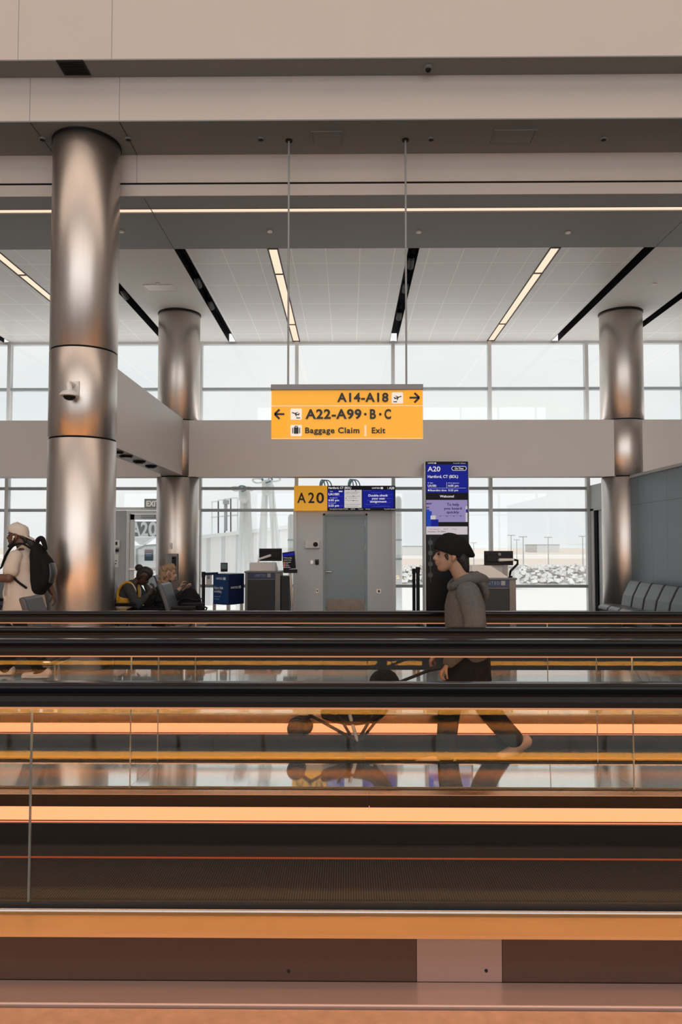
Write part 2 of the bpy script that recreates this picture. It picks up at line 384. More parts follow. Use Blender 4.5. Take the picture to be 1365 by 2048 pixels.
# lettering: Blender's built-in face turned into solid geometry, facing the camera side (-Y)
_tc = {}
def glyphs(s, offset=0.0, spacing=1.0):
    key = (s, offset, spacing)
    if key in _tc: return _tc[key]
    cu = bpy.data.curves.new('lettering', 'FONT'); cu.body = s; cu.size = 1.0; cu.offset = offset; cu.extrude = 0.004; cu.resolution_u = 4
    cu.space_character = spacing
    o = bpy.data.objects.new('lettering', cu); C.objects.link(o)
    dg = bpy.context.evaluated_depsgraph_get(); dg.update()
    me = bpy.data.meshes.new_from_object(o.evaluated_get(dg))
    vs = [tuple(v.co) for v in me.vertices]; fs = [tuple(p.vertices) for p in me.polygons]
    bpy.data.objects.remove(o); bpy.data.curves.remove(cu); bpy.data.meshes.remove(me)
    _tc[key] = (vs, fs); return _tc[key]
CAP = max(v[1] for v in glyphs('H')[0])
def put_text(mb, s, x0, x1, z0, z1, y, offset=0.012, spacing=1.0, depth=0.004, mi=0, rot=None):
    """text with its capitals between heights z0 and z1, stretched to lie between x0 and x1, in the plane y"""
    vs, fs = glyphs(s, offset, spacing)
    a, b = min(v[0] for v in vs), max(v[0] for v in vs); e = max(abs(v[2]) for v in vs) or 1
    sx = (x1 - x0) / (b - a); sz = (z1 - z0) / CAP
    mb.add([(x0 + (v[0] - a) * sx, y - depth / 2 - v[2] / e * depth / 2, z0 + v[1] * sz) for v in vs], fs, mi)
def px_text(mb, s, u0, v0, u1, v1, Y, **k):
    a, b = at(u0, v1, Y), at(u1, v0, Y)
    put_text(mb, s, a.x, b.x, a.z, b.z, Y, **k)
def px_box(mb, u0, v0, u1, v1, Y, t, mi=0):
    """a slab t thick whose face at depth Y covers the given rectangle of the photograph"""
    a, b = at(u0, v1, Y), at(u1, v0, Y)
    mb.box(a.x, b.x, Y, Y + t, a.z, b.z, mi); return mb
# ------------------------------------------------------------------ outside: apron, field, hills, far things
GZ = -4.5
structure(MB().box(-140, 160, 16.9, 118, GZ - 0.5, GZ).build('ground_apron', 'apron'), 'pale concrete apron outside the lower windows', 'ground')
structure(MB().box(-900, 900, 118, 1300, GZ - 0.5, GZ - 0.02).build('ground_field', 'field'), 'dry field, paled for haze, beyond the rubble bank', 'ground')
for i, (a, b) in enumerate(((170, 205), (330, 470))):
    structure(MB().box(-900, 900, a, b, GZ - 0.3, GZ + 0.01).build('ground_strip', 'field_pale'), ['pale strip of ground just behind the rubble bank', 'pale strip of ground far out in the field'][i], 'ground')
structure(MB().box(-1500, 1500, 1300, 5000, GZ - 0.5, GZ - 0.03).build('ground_horizon', 'hills'), 'haze-pale scrubland reaching to the horizon', 'ground')
hm = MB()
def ridge(y, x0, x1, h, n):
    top = [(x0 + (x1 - x0) * i / n, GZ + h * (0.55 + 0.45 * math.sin(i * 1.7 + y) * math.cos(i * 0.63 + y))) for i in range(n + 1)]
    hm.prism([(x0, GZ - 1)] + top[::1] + [(x1, GZ - 1)], 'Y', y, y + 300)
ridge(1500, -1400, 1400, 9.5, 40); ridge(2300, -2000, 2000, 17, 50)
structure(hm.build('hills', 'hills'), 'low haze-pale hills along the horizon', 'hills')
# bank of broken concrete
rk = MB(); rnd = random.Random(3)
for i in range(5200):
    y = rnd.uniform(108, 117); x = rnd.uniform(-60, 75); hgt = 3.0 * (1 - abs((y - 112.5) / 5.2) ** 2) * rnd.uniform(0.75, 1.0)
    s_ = rnd.uniform(0.14, 0.42); c = Vector((x, y, GZ + max(0.1, hgt)))
    a = rnd.uniform(0, 3.14); ca, sa = math.cos(a), math.sin(a); tl = rnd.uniform(-0.4, 0.4)
    pts = []
    for dx, dy, dz in ((-1, -1, -1), (1, -1, -1), (1, 1, -1), (-1, 1, -1), (-1, -1, 1), (1, -1, 1), (1, 1, 1), (-1, 1, 1)):
        px, py, pz = dx * s_ * rnd.uniform(0.7, 1.1), dy * s_ * rnd.uniform(0.6, 1.0), dz * s_ * rnd.uniform(0.3, 0.6)
        pz += tl * px
        pts.append(c + Vector((px * ca - py * sa, px * sa + py * ca, pz)))
    rk.add(pts, [(0, 3, 2, 1), (4, 5, 6, 7), (0, 1, 5, 4), (1, 2, 6, 5), (2, 3, 7, 6), (3, 0, 4, 7)])
for k in range(27):
    x = -60 + k * 5
    rk.prism([(107.5, GZ), (112.5, GZ + 2.3), (117.5, GZ)], 'X', x, x + 5)
tag(rk.build('rubble', 'rock'), 'long bank of broken concrete, paled for haze, across the field outside', 'rubble', kind='stuff')
# light poles in the field
PL = [('tall grey floodlight pole second from left beyond the rubble', 1047, 1074, 136), ('slim light pole first from left in the field window', 1023, 1071, 150),
      ('short distant light pole between the two left field poles', 1034, 1080, 190), ('light pole with crossed head midway along the field', 1097, 1075, 150),
      ('light pole nearest the right window mullion', 1166, 1073, 150), ('faint light pole close behind the right podium monitor', 948, 1086, 170)]
for lab, u, v, Y in PL:
    p = at(u, v, Y); t = thing('light_pole', lab, 'light pole', (p.x, Y, GZ), group='light poles on the airfield')
    MB().tube([(p.x, Y, GZ), (p.x, Y, p.z)], [0.13, 0.08], 8).build('pole', 'pole_grey', t, 40)
    MB().box(p.x - 0.75, p.x + 0.75, Y - 0.12, Y + 0.12, p.z - 0.05, p.z + 0.12).build('lamp_head', 'pole_grey', t)
# far buildings and equipment
def far_block(name, lab, cat, u0, v0, u1, v1, Y, m, deep):
    a, b = at(u0, v1, Y), at(u1, v0, Y)
    t = thing(name, lab, cat, ((a.x + b.x) / 2, Y, GZ))
    MB().box(a.x, b.x, Y, Y + deep, GZ, b.z).build('wall', m, t)
    MB().box(a.x - 0.2, b.x + 0.2, Y - 0.3, Y + deep + 0.3, b.z, b.z + (b.z - GZ) * 0.08).build('roof', 'pole_grey', t)
    return t
far_block('hangar', 'long low grey hangar on the horizon left of the totem', 'hangar', 806, 1093, 846, 1103, 420, 'hangar', 40)
far_block('storehouse', 'small pale building on the horizon above the right podium', 'building', 1075, 1090, 1120, 1098, 600, 'hangar', 40)
far_block('equipment_shed', 'dark blue grey shed in front of the rubble beside right monitor', 'shed', 1030, 1137, 1039, 1158, 100, 'hangar', 3)

# jet bridge beyond the left windows: a ribbed white tunnel running away to the right
jb = thing('jet_bridge', 'white corrugated boarding tunnel outside the windows left of the grey door', 'jet bridge', (-3.2, 19.5, GZ))
def slab_px(Y0, u0, vt0, vb0, Y1, u1, vt1, vb1, th):
    """an upright wall from one depth to another, th thick"""
    a, b = at(u0, vt0, Y0), at(u1, vt1, Y1); c, d = at(u0, vb0, Y0), at(u1, vb1, Y1)
    m = MB(); off = Vector((0, th, 0))
    return m.add([c, d, d + off, c + off, a, b, b + off, a + off], [(0, 3, 2, 1), (4, 5, 6, 7), (0, 1, 5, 4), (1, 2, 6, 5), (2, 3, 7, 6), (3, 0, 4, 7)])
slab_px(20.5, 380, 1080, 1212, 24.0, 640, 1050, 1205, 2.6).build('tunnel', 'jet_rib', jb)
slab_px(20.4, 380, 1073, 1080, 23.9, 640, 1043, 1050, 2.8).build('roof', 'jet', jb)
for u0, u1, v0 in ((424, 437, 1003), (437, 450, 1000), (450, 462, 998), (462, 476, 996)):
    m = MB(); Y = 22.6
    for u in (u0, u1): m.tube([at(u, v0, Y), at(u, 1068, Y)], 0.025, 6)
    for f in (0, 0.5): m.tube([at(u0, v0 + (1066 - v0) * f, Y), at(u1, v0 + (1066 - v0) * f - 1, Y)], 0.025, 6)
    m.build('railing', 'jet', jb, 40)
m = MB(); m.tube([at(452, 1062, 22.4), at(452, 1000, 22.4)], 0.05, 8); px_box(m, 446, 1000, 457, 1008, 22.3, 0.2); m.build('floodlight', 'pole_grey', jb, 40)
def mast(lab, Y, top, feet, loops):
    tp = at(*top, Y); t = thing('service_mast', lab, 'mast', (tp.x, Y, GZ), group='white masts beside the boarding tunnel')
    for k, (uu, vv, ut, dy) in enumerate(feet):
        a = at(ut, top[1] + 2, Y); b = at(uu, vv, Y + dy); d = (b - a).normalized(); g = (GZ - a.z) / d.z
        MB().tube([a, a + d * g * 0.98], 0.055, 12).build('leg', 'jet', t, 60)
    MB().lathe([(0.06, -0.30), (0.15, -0.20), (0.15, 0.04), (0.08, 0.12)], tp, 20).build('cap', 'jet', t, 40)
    for k, (du, dv, ru, rv) in enumerate(loops):
        c = at(top[0] + du, top[1] + dv, Y); q = at(top[0] + du + ru, top[1] + dv - rv, Y); rx, rz = q.x - c.x, q.z - c.z
        MB().tube([(c.x + rx * math.cos(a * 0.2618), Y - 0.1 + 0.12 * math.sin(a * 0.5 + k), c.z + rz * math.sin(a * 0.2618)) for a in range(25)], 0.022, 8).build('hose', 'teal' if k % 2 else 'jet', t, 60)
mast('white mast of splayed poles nearer the rear left column', 19.6, (489, 984), ((479, 1141, 485, 0), (489, 1138, 490, .5), (504, 1120, 497, 0), (497, 1130, 493, 1.0)), ((-14, -6, 10, 4), (-2, -6, 9, 5), (9, -5, 8, 4)))
mast('white mast of splayed poles just left of the amber gate sign', 20.0, (535, 968), ((521, 1097, 529, 0), (530, 1100, 533, .6), (548, 1100, 540, 0), (557, 1095, 544, .5)), ((-16, -6, 12, 4), (0, -8, 10, 6), (14, -9, 12, 5)))
for lab, u, v0, v1, w in (('white rounded service post outside right of the grey door', 797, 992, 1205, 7), ('pale service post behind the left edge of the grey door bay', 583, 1028, 1130, 7)):
    Y = 18.2; a = at(u, v0, Y); wd = w * Y / FOC
    t = thing('service_post', lab, 'post', (a.x, Y, GZ), group='service posts outside the glass')
    MB().lathe([(wd, GZ), (wd, a.z - wd * 1.2), (wd * 0.8, a.z - wd * 0.45), (wd * 0.3, a.z)], (a.x, Y, 0), 24).build('shaft', 'jet', t, 50)
    for v in (1080, 1118): MB().lathe([(wd * 1.03, -0.02), (wd * 1.03, 0.02)], (a.x, Y, at(u, v, Y).z), 24).build('band', 'pole_grey', t, 50)
for lab, u, v in (('teal hose coil behind the amber gate sign', 645, 964), ('teal hose coil behind the flight information screen', 702, 963)):
    c = at(u, v + 10, 17.4); m = MB()
    for k in range(3):
        m.tube([(c.x + (0.06 + 0.03 * k) * math.cos(a * 0.2618) + 0.05 * k, 17.4 + 0.05 * k, c.z + 0.17 * math.sin(a * 0.2618)) for a in range(25)], 0.014, 8)
    m.tube([(c.x, 17.4, c.z - 0.16), (c.x, 17.4, GZ)], 0.02, 8)
    tag(m.build('hose_coil', 'teal', None, 60), lab, 'hose', 'hose coils outside the windows')

# ------------------------------------------------------------------ the building
XW0, XW1, YB, YW = -13.0, 13.0, -9.0, 16.4
CZ = 6.05
structure(MB().box(XW0, XW1, 1.75, 2.459, -0.3, 0.0).build('floor', 'front_floor'), 'tan speckled floor at the bottom edge in front of the walkway', 'floor')
structure(MB().box(XW0, XW1, YB, 1.75, -0.3, 0.0).build('floor', 'carpet'), 'unseen floor on the camera side, made dark for the glass reflections', 'floor')  # out of view; dark colour chosen to weaken reflections in the balustrade glass
structure(MB().box(XW0, XW1, 2.459, 6.15, -0.45, -0.14).build('floor', 'dark'), 'dark pit floor underneath the moving walkways', 'floor')
structure(MB().box(XW0, XW1, 6.15, 8.98, -0.3, 0.0).build('floor', 'terrazzo'), 'polished grey floor between the far walkway and the carpet', 'floor')
structure(MB().box(XW0, XW1, 8.98, YW + 0.1, -0.3, 0.0).build('floor', 'carpet'), 'dark carpet in the gate seating area', 'floor')
# stepped fascias and soffits over the concourse edge
def slab(name, x0, x1, y0, y1, z0, z1, m, lab, cat): return structure(MB().box(x0, x1, y0, y1, z0, z1).build(name, m), lab, cat)
slab('wall_upper', XW0, XW1, 8.356, 8.70, 7.16, 10.2, 'fascia', 'broad cream fascia across the top of the photo', 'fascia')
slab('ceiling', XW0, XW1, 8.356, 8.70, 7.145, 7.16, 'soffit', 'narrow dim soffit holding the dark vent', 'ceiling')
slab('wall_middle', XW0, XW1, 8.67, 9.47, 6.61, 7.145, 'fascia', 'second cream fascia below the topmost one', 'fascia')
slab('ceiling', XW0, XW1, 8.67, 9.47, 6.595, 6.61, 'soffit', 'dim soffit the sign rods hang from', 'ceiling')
z365, z361 = at(682, 367.5, 9.436).z, at(682, 363.5, 9.436).z
slab('wall_lower', XW0, XW1, 9.436, 9.48, z361, 6.595, 'fascia', 'cream fascia above the thin black line', 'fascia')
slab('trim_1', XW0, XW1, 9.45, 9.48, z365, z361, 'slot', 'thin black reveal line in the lower fascia', 'trim')
slab('wall_lower', XW0, XW1, 9.436, 9.48, CZ + 0.001, z365, 'fascia', 'cream fascia strip below the thin black line', 'fascia')
yl0, yl1 = atz(682, 416.5, CZ).y, atz(682, 424.5, CZ).y
yl0, yl1 = min(yl0, yl1), max(yl0, yl1)
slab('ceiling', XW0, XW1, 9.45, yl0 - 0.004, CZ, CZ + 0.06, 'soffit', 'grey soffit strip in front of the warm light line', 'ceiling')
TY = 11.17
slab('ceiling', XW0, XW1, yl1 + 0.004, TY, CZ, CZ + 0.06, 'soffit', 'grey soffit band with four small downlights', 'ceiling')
t = thing('linear_light', 'warm light line running full width under the soffit', 'light', (0, yl0, CZ))
MB().box(XW0 + .02, XW1 - .02, yl0 + .004, yl1 - .004, CZ + 0.012, CZ + 0.05).build('diffuser', 'led_warm', t)
MB().box(XW0 + .02, XW1 - .02, yl0 - 0.003, yl0 + 0.003, CZ - 0.004, CZ + 0.05).box(XW0 + .02, XW1 - .02, yl1 - 0.003, yl1 + 0.003, CZ - 0.004, CZ + 0.05).build('housing', 'soffit', t)
# panel joints in the cream fascias
for n_, (u, v0, Y, za, zb) in enumerate(((37, 60, 8.356, 7.16, 10.2), (224, 60, 8.356, 7.16, 10.2), (60, 200, 8.67, 6.61, 7.145), (239, 200, 8.67, 6.61, 7.145), (274, 330, 9.436, z361, 6.595))):
    x = at(u, v0, Y).x
    structure(MB().box(x - 0.004, x + 0.004, Y - 0.0015, Y + 0.01, za, zb).build('trim_%d' % (n_ + 2), 'pole_grey'), ['leftmost panel joint in the top fascia', 'second panel joint in the top fascia', 'leftmost panel joint in the second fascia', 'second panel joint in the second fascia', 'panel joint in the lower fascia by the big column'][n_], 'trim')
for n_, (x, y0, y1, z, lab) in enumerate(((-2.68, 9.5, TY, CZ, 'joint across the grey soffit right of the big column'), (4.70, 9.5, TY, CZ, 'joint across the grey soffit at right'), (at(60, 240, 8.67).x, 8.68, 9.43, 6.595, 'joint across the dim soffit left of the big column'), (at(239, 240, 8.67).x, 8.68, 9.43, 6.595, 'joint across the dim soffit right of the big column'))):
    structure(MB().box(x - 0.004, x + 0.004, y0, y1, z - 0.002, z + 0.01).build('trim_%d' % (50 + n_), 'dark'), lab, 'trim')
# rear ceiling: gypsum strips at the column lines, tile fields and black recesses between
COLX = (-3.33, 5.35)
BAY = 8.68
x_of = lambda u, v: atz(u, v, CZ).x
def tile_field(xl, xr, c):
    """one field between two column strips, its middle recess at c"""
    l1, l2 = c - BAY / 4, c + BAY / 4
    cuts = [(xl, xl + 0.17), (l1 - 0.075, l1 + 0.075), (c - 0.085, c + 0.085), (l2 - 0.075, l2 + 0.075), (xr - 0.17, xr)]
    segs = [(cuts[i][1], cuts[i + 1][0]) for i in range(4)]
    names = ['left of the', 'between left light and middle recess of', 'between middle recess and right light of', 'right of the']
    for i, (a, b) in enumerate(segs): yield a, b, i
    return
FIELDS = [(-11.33, -3.98, -3.33 - BAY / 2, 'left'), (-2.68, 4.70, 1.01, 'middle'), (6.0, 12.9, 1.01 + BAY, 'right')]
for xl, xr, c, nm in FIELDS:
    for a, b, i in tile_field(xl, xr, c):
        slab('ceiling', a, b, TY, YW, CZ, CZ + 0.05, 'tiles', 'pale tiled ceiling strip %s in the %s field' % (['first from left', 'second from left', 'third from left', 'fourth from left'][i], nm), 'ceiling')
slab('ceiling', -3.98, -2.68, TY, YW, CZ, CZ + 0.05, 'gyp', 'plain ceiling strip over the rear left column', 'ceiling')
slab('ceiling', 4.70, 6.0, TY, YW, CZ, CZ + 0.05, 'gyp', 'plain ceiling strip over the rear right column', 'ceiling')
slab('ceiling', XW0, -11.33, TY, YW, CZ, CZ + 0.05, 'gyp', 'plain ceiling strip at the far left end', 'ceiling')
slab('ceiling', XW0, XW1, 9.50, YW, CZ + 0.22, CZ + 0.30, 'slot', 'black deck above the ceiling recesses', 'ceiling')
for xl, xr, c, nm in FIELDS:
    for k, (s0, s1, what) in enumerate(((xl, xl + 0.17, 'left edge'), (c - 0.085, c + 0.085, 'middle'), (xr - 0.17, xr, 'right edge'))):
        m = MB(); m.box(s0, s0 + 0.006, TY, YW, CZ - 0.004, CZ + 0.2); m.box(s1 - 0.006, s1, TY, YW, CZ - 0.004, CZ + 0.2); m.box(s0, s1, TY, YW, CZ + 0.19, CZ + 0.21)
        structure(m.build('trim_%d' % (10 + 3 * ('left middle right'.split().index(nm)) + k), 'slot'), 'black recess along the %s of the %s ceiling field' % (what, nm), 'ceiling recess')
    for k, lx in enumerate((c - BAY / 4, c + BAY / 4)):
        which = {('left', 1): 'slanting at far left of the ceiling', ('middle', 0): 'left one of the two flanking the sign rods', ('middle', 1): 'right one of the two flanking the sign rods'}.get((nm, k), '%s light of the %s ceiling field' % (['first', 'second'][k], nm))
        t = thing('linear_ceiling_light', 'recessed warm white light, ' + which, 'ceiling light', (lx, (TY + YW) / 2, CZ), group='linear ceiling lights')
        h = MB()
        for s_ in (-1, 1): h.box(lx + s_ * 0.075 - 0.011, lx + s_ * 0.075 + 0.011, TY, YW - 0.05, CZ - 0.006, CZ + 0.10)
        h.box(lx - 0.075, lx + 0.075, TY, YW - 0.05, CZ + 0.09, CZ + 0.11)
        yj = [TY, 12.25, 15.1, YW - 0.05]
        for y in (TY + 0.01, yj[1], yj[2], YW - 0.06): h.box(lx - 0.075, lx + 0.075, y - 0.02, y + 0.02, CZ - 0.005, CZ + 0.08)
        h.build('frame', 'dark', t)
        for q in range(3): MB().box(lx - 0.064, lx + 0.064, yj[q] + 0.02, yj[q + 1] - 0.02, CZ + 0.006, CZ + 0.03).build('diffuser', 'led_warm', t)
def spot(x, y, lab):
    t = thing('track_spotlight', lab, 'spotlight', (x, y, CZ + 0.12), group='spotlights in the black recesses')
    MB().tube([(x, y, CZ + 0.19), (x, y, CZ + 0.02)], 0.012, 8).build('stem', 'dark', t, 40)
    MB().tube([(x, y - 0.13, CZ + 0.03), (x, y + 0.12, CZ - 0.03)], 0.055, 16).build('lamp_head', 'black', t, 40, bevel=0.006)
    MB().tube([(x, y - 0.16, CZ + 0.037), (x, y - 0.128, CZ + 0.03)], 0.05, 16).build('lens', 'dark', t, 40)
for y, w in ((11.75, 'nearest'), (12.9, 'second nearest'), (14.5, 'farthest')): spot(1.01, y, '%s black spotlight in the recess between the ceiling lights' % w)
for y, w in ((12.6, 'nearer'), (13.8, 'farther')): spot(-2.60, y, '%s black spotlight in the recess right of the rear left column' % w)
spot(-4.06, 13.2, 'black spotlight in the recess left of the rear left column')

# downlights, discs, vents, access panels
def disc(name, lab, cat, u, v, Z, r, m, h=0.02, group=None):
    p = atz(u, v, Z); t = thing(name, lab, cat, (p.x, p.y, Z), group=group)
    MB().lathe([(r, 0.0), (r, -h * 0.6), (r * 0.86, -h)], p, 24).build('trim_ring', 'white' if m != 'dark' else 'soffit', t, 40)
    MB().lathe([(r * 0.78, -h * 0.7), (r * 0.72, -h * 1.06)], p, 24).build('lens', m, t, 40)
    return t
for k, (u, v) in enumerate(((243, 462), (540, 462), (838, 463), (1137, 464))):
    disc('downlight', 'small round downlight, %s from left along the grey soffit' % ('first', 'second', 'third', 'fourth')[k], 'downlight', u, v, CZ, 0.04, 'white', group='small downlights in the grey soffit')
disc('ceiling_disc', 'small white disc on the ceiling before the rear right column', 'detector', 1310, 567, CZ, 0.04, 'white', group='white ceiling discs')
disc('ceiling_disc', 'small white disc on the ceiling before the rear left column', 'detector', 316, 566, CZ, 0.035, 'white', group='white ceiling discs')
for k, (u, v) in enumerate(((85, 277), (257, 277), (522, 277), (863, 277), (1208, 277))):
    disc('recessed_lamp', 'unlit recessed lamp in the dim soffit, ' + ('left of the big column top', 'right of the big column top', 'just left of the left sign rod', 'just right of the right sign rod', 'farthest right, well past the sign rods')[k], 'downlight', u, v, 6.595, 0.045, 'dark', group='unlit lamps in the dim soffit')
p = atz(857, 134, 7.145); t = thing('dome_camera', 'small dark dome camera under the top soffit', 'camera', p)
MB().lathe([(0.055, 0), (0.055, -0.025), (0.04, -0.03)], p, 20).build('mount', 'soffit', t, 40); MB().ball((p.x, p.y, p.z - 0.03), 0.035).build('dome', 'black', t, 180)
def panel_z(name, lab, cat, c, Z, m, th=0.012, louvre=0):
    P = [atz(u, v, Z) for u, v in c]; x0, x1 = min(q.x for q in P[:2]), max(q.x for q in P[:2]); y0, y1 = min(q.y for q in P), max(q.y for q in P)
    t = thing(name, lab, cat, ((x0 + x1) / 2, (y0 + y1) / 2, Z))
    f = MB(); w = 0.02
    f.box(x0, x1, y0, y0 + w, Z - th, Z); f.box(x0, x1, y1 - w, y1, Z - th, Z); f.box(x0, x0 + w, y0 + w, y1 - w, Z - th, Z); f.box(x1 - w, x1, y0 + w, y1 - w, Z - th, Z)
    f.build('frame', m, t)
    g = MB()
    if louvre:
        n = louvre
        for i in range(n):
            y = y0 + w + (y1 - y0 - 2 * w) * i / n; g.box(x0 + w, x1 - w, y, y + (y1 - y0 - 2 * w) / n * 0.6, Z - th * 0.8, Z - 0.002)
        g.build('louvre', m, t)
    else:
        g.box(x0 + w + 0.004, x1 - w - 0.004, y0 + w + 0.004, y1 - w - 0.004, Z - th * 0.7, Z - 0.001).build('cover', m, t)
panel_z('air_vent', 'dark square air vent in the top soffit at upper left', 'vent', ((112, 120), (166, 120), (172, 149), (112, 149)), 7.145, 'dark', louvre=8)
panel_z('access_panel', 'flush access panel between the two sign rods', 'panel', ((622, 262), (686, 262), (682, 289), (622, 289)), 6.595, 'soffit')
panel_z('access_panel', 'flush access panel in the dim soffit right of the sign rods', 'panel', ((990, 259), (1076, 259), (1065, 288), (985, 288)), 6.595, 'soffit')
panel_z('ceiling_speaker_panel', 'pale square panel on the ceiling before the rear left column', 'panel', ((285, 569), (345, 569), (355, 582), (300, 582)), CZ, 'white')

# window wall
EX = [-1.15 + 2.152 * k for k in range(-5, 7)]
zt = lambda v: at(682, v, YW).z
BZ0, BZ1, BY = 2.808, 3.895, 14.1
def window(n, x0, x1, z0, z1, bars, lab, skip=None):
    f = MB(); hw = 0.038
    f.box(x0, x0 + hw, YW - 0.06, YW + 0.08, z0, z1); f.box(x1 - hw, x1, YW - 0.06, YW + 0.08, z0, z1)
    f.box(x0 + hw, x1 - hw, YW - 0.04, YW + 0.08, z0, z0 + 0.06); f.box(x0 + hw, x1 - hw, YW - 0.04, YW + 0.08, z1 - 0.06, z1)
    w = structure(f.build('window_%d' % n, 'alu'), lab, 'window')
    b = MB()
    for z in bars: b.box(x0 + hw, x1 - hw, YW - 0.05, YW + 0.06, z - 0.032, z + 0.032)
    if bars: b.build('transom', 'alu_dark', w)
    MB().box(x0 + hw, x1 - hw, YW + 0.005, YW + 0.017, z0 + 0.06, z1 - 0.06).build('pane', 'pane', w)
    return w
ORD = ['farthest left', 'second from left end', 'at the left photo edge', 'seen between photo edge and big column', 'partly behind the rear left column', 'directly left of the sign', 'behind the sign', 'directly right of the sign', 'above the right podium', 'beside the rear right column', 'at the right photo edge', 'farthest right']
n_ = 1
for k in range(11):
    window(n_, EX[k], EX[k + 1], 3.35, CZ, [zt(778.5)], 'upper window bay %s' % ORD[k]); n_ += 1
for k in range(11):
    zlow = 0.0
    if k == 5: window(n_, EX[k], EX[k + 1], zt(1022), 3.33, [zt(977)], 'lower window over the grey door bay')
    elif k == 3: window(n_, EX[k], EX[k + 1], zt(1020), 3.33, [zt(977)], 'lower window over the glass exit door')
    else: window(n_, EX[k], EX[k + 1], 0.0, 3.33, [zt(977), zt(1020.5), zt(1172)], 'lower window bay %s' % ORD[k])
    n_ += 1
slab('wall_back', XW0, EX[0], YW - 0.05, YW + 0.2, 0, 6.3, 'wall_grey', 'grey end of the window wall, far left', 'wall')
slab('wall_back', EX[11], XW1, YW - 0.05, YW + 0.2, 0, 6.3, 'wall_grey', 'grey end of the window wall, far right', 'wall')
slab('wall_bulkhead', XW0, XW1, BY, 14.45, BZ0, BZ1, 'bulkhead', 'long grey bulkhead band behind the amber sign', 'bulkhead')
slab('wall_beam', -3.52, -3.165, 9.35, BY, BZ0 + 0.02, BZ1 + 0.02, 'bulkhead', 'grey beam running from the big column back to the window wall', 'beam')
for k, y in enumerate((9.9, 10.45, 10.9, 11.6, 12.3)):
    p = Vector((-3.3, y, BZ0 + 0.02)); t = thing('beam_lamp', 'small dark lamp under the beam, %s from the big column' % ('first', 'second', 'third', 'fourth', 'fifth')[k], 'downlight', p, group='lamps under the beam')
    MB().lathe([(0.10, 0), (0.10, -0.02), (0.08, -0.035)], p, 20).build('trim_ring', 'black', t, 40)
    MB().lathe([(0.065, -0.03), (0.06, -0.045)], p, 20).build('lens', 'alu' if k in (1, 2) else 'dark', t, 40)

# wing wall on the right, with a door, and its cap
WX = 5.33
slab('wall_wing', WX, WX + 0.22, 8.0, 15.05, 0, BZ0 - 0.05, 'wing', 'blue grey panelled wall at the right edge behind the seats', 'wall')
slab('trim_30', WX - 0.03, WX + 0.25, 8.0, 13.93, BZ0 - 0.05, BZ0, 'wall_grey', 'pale cap strip along the blue grey wall', 'trim')
slab('wall_wing', WX, WX + 0.22, 15.05, YW - 0.05, at(1178, 1022, 16.3).z, BZ0, 'wall_grey', 'grey wall over the side door by the right column', 'wall')
za = 2.29
slab('wall_wing', WX, WX + 0.22, 16.12, YW - 0.05, 0, za, 'wall_grey', 'grey door pier against the window wall', 'wall')
d3 = thing('door_3', None, None, (WX, 15.55, 0)); structure(d3, 'grey side door in shadow between right column and windows', 'door')
MB().box(WX + 0.05, WX + 0.10, 15.06, 15.95, 0.01, za - 0.03).build('panel', 'wall_grey', d3, bevel=0.004)
MB().box(WX + 0.02, WX + 0.2, 15.95, 16.12, 0, za).build('frame', 'slot', d3)
m = MB(); m.box(WX + 0.035, WX + 0.05, 15.2, 15.28, 0.95, 1.25); m.build('lock_plate', 'steel', d3, bevel=0.003)
MB().tube([(WX + 0.04, 15.24, 1.05), (WX - 0.02, 15.24, 1.05), (WX - 0.02, 15.36, 1.05)], 0.012, 8).build('handle', 'chrome', d3, 50)
MB().box(WX + 0.035, WX + 0.05, 15.2, 15.3, 1.42, 1.68).build('notice', 'white', d3)

# hall behind the camera (seen only in reflections)
slab('ceiling', XW0, XW1, YB, 8.40, 10.2, 10.35, 'gyp', 'high ceiling over the moving walkways', 'ceiling')
slab('wall_left', XW0 - 0.2, XW0, YB, YW + 0.2, -0.3, 10.3, 'wall_grey', 'far left end wall of the concourse', 'wall')
slab('wall_right', XW1, XW1 + 0.2, YB, YW + 0.2, -0.3, 10.3, 'wall_grey', 'far right end wall of the concourse', 'wall')
WO = (-12.8, 12.8, 0.9, 9.4)
for x0, x1, z0, z1, lab in ((XW0, WO[0], 0, 10.2, 'left pier'), (WO[1], XW1, 0, 10.2, 'right stretch'), (WO[0], WO[1], 0, WO[2], 'sill wall'), (WO[0], WO[1], WO[3], 10.2, 'head wall')):
    slab('wall_front', x0, x1, YB - 0.2, YB, z0, z1, 'side_wall' if 'side_wall' in M else 'bulkhead', 'wall opposite the gate, %s beside its window' % lab, 'wall')
structure(MB().box(-140, 160, -140, YB - 0.6, GZ - 0.5, GZ).build('ground_apron', 'apron'), 'pale concrete apron behind the concourse', 'ground')
f = MB()
for k in range(13):
    x = WO[0] + (WO[1] - WO[0]) * k / 12; f.box(x - 0.04, x + 0.04, YB - 0.15, YB - 0.02, WO[2], WO[3])
for z in (WO[2] + 0.03, 3.2, 6.2, WO[3] - 0.03): f.box(WO[0], WO[1], YB - 0.13, YB - 0.04, z - 0.03, z + 0.03)
structure(f.build('window_40', 'alu'), 'tall window band behind the camera', 'window')

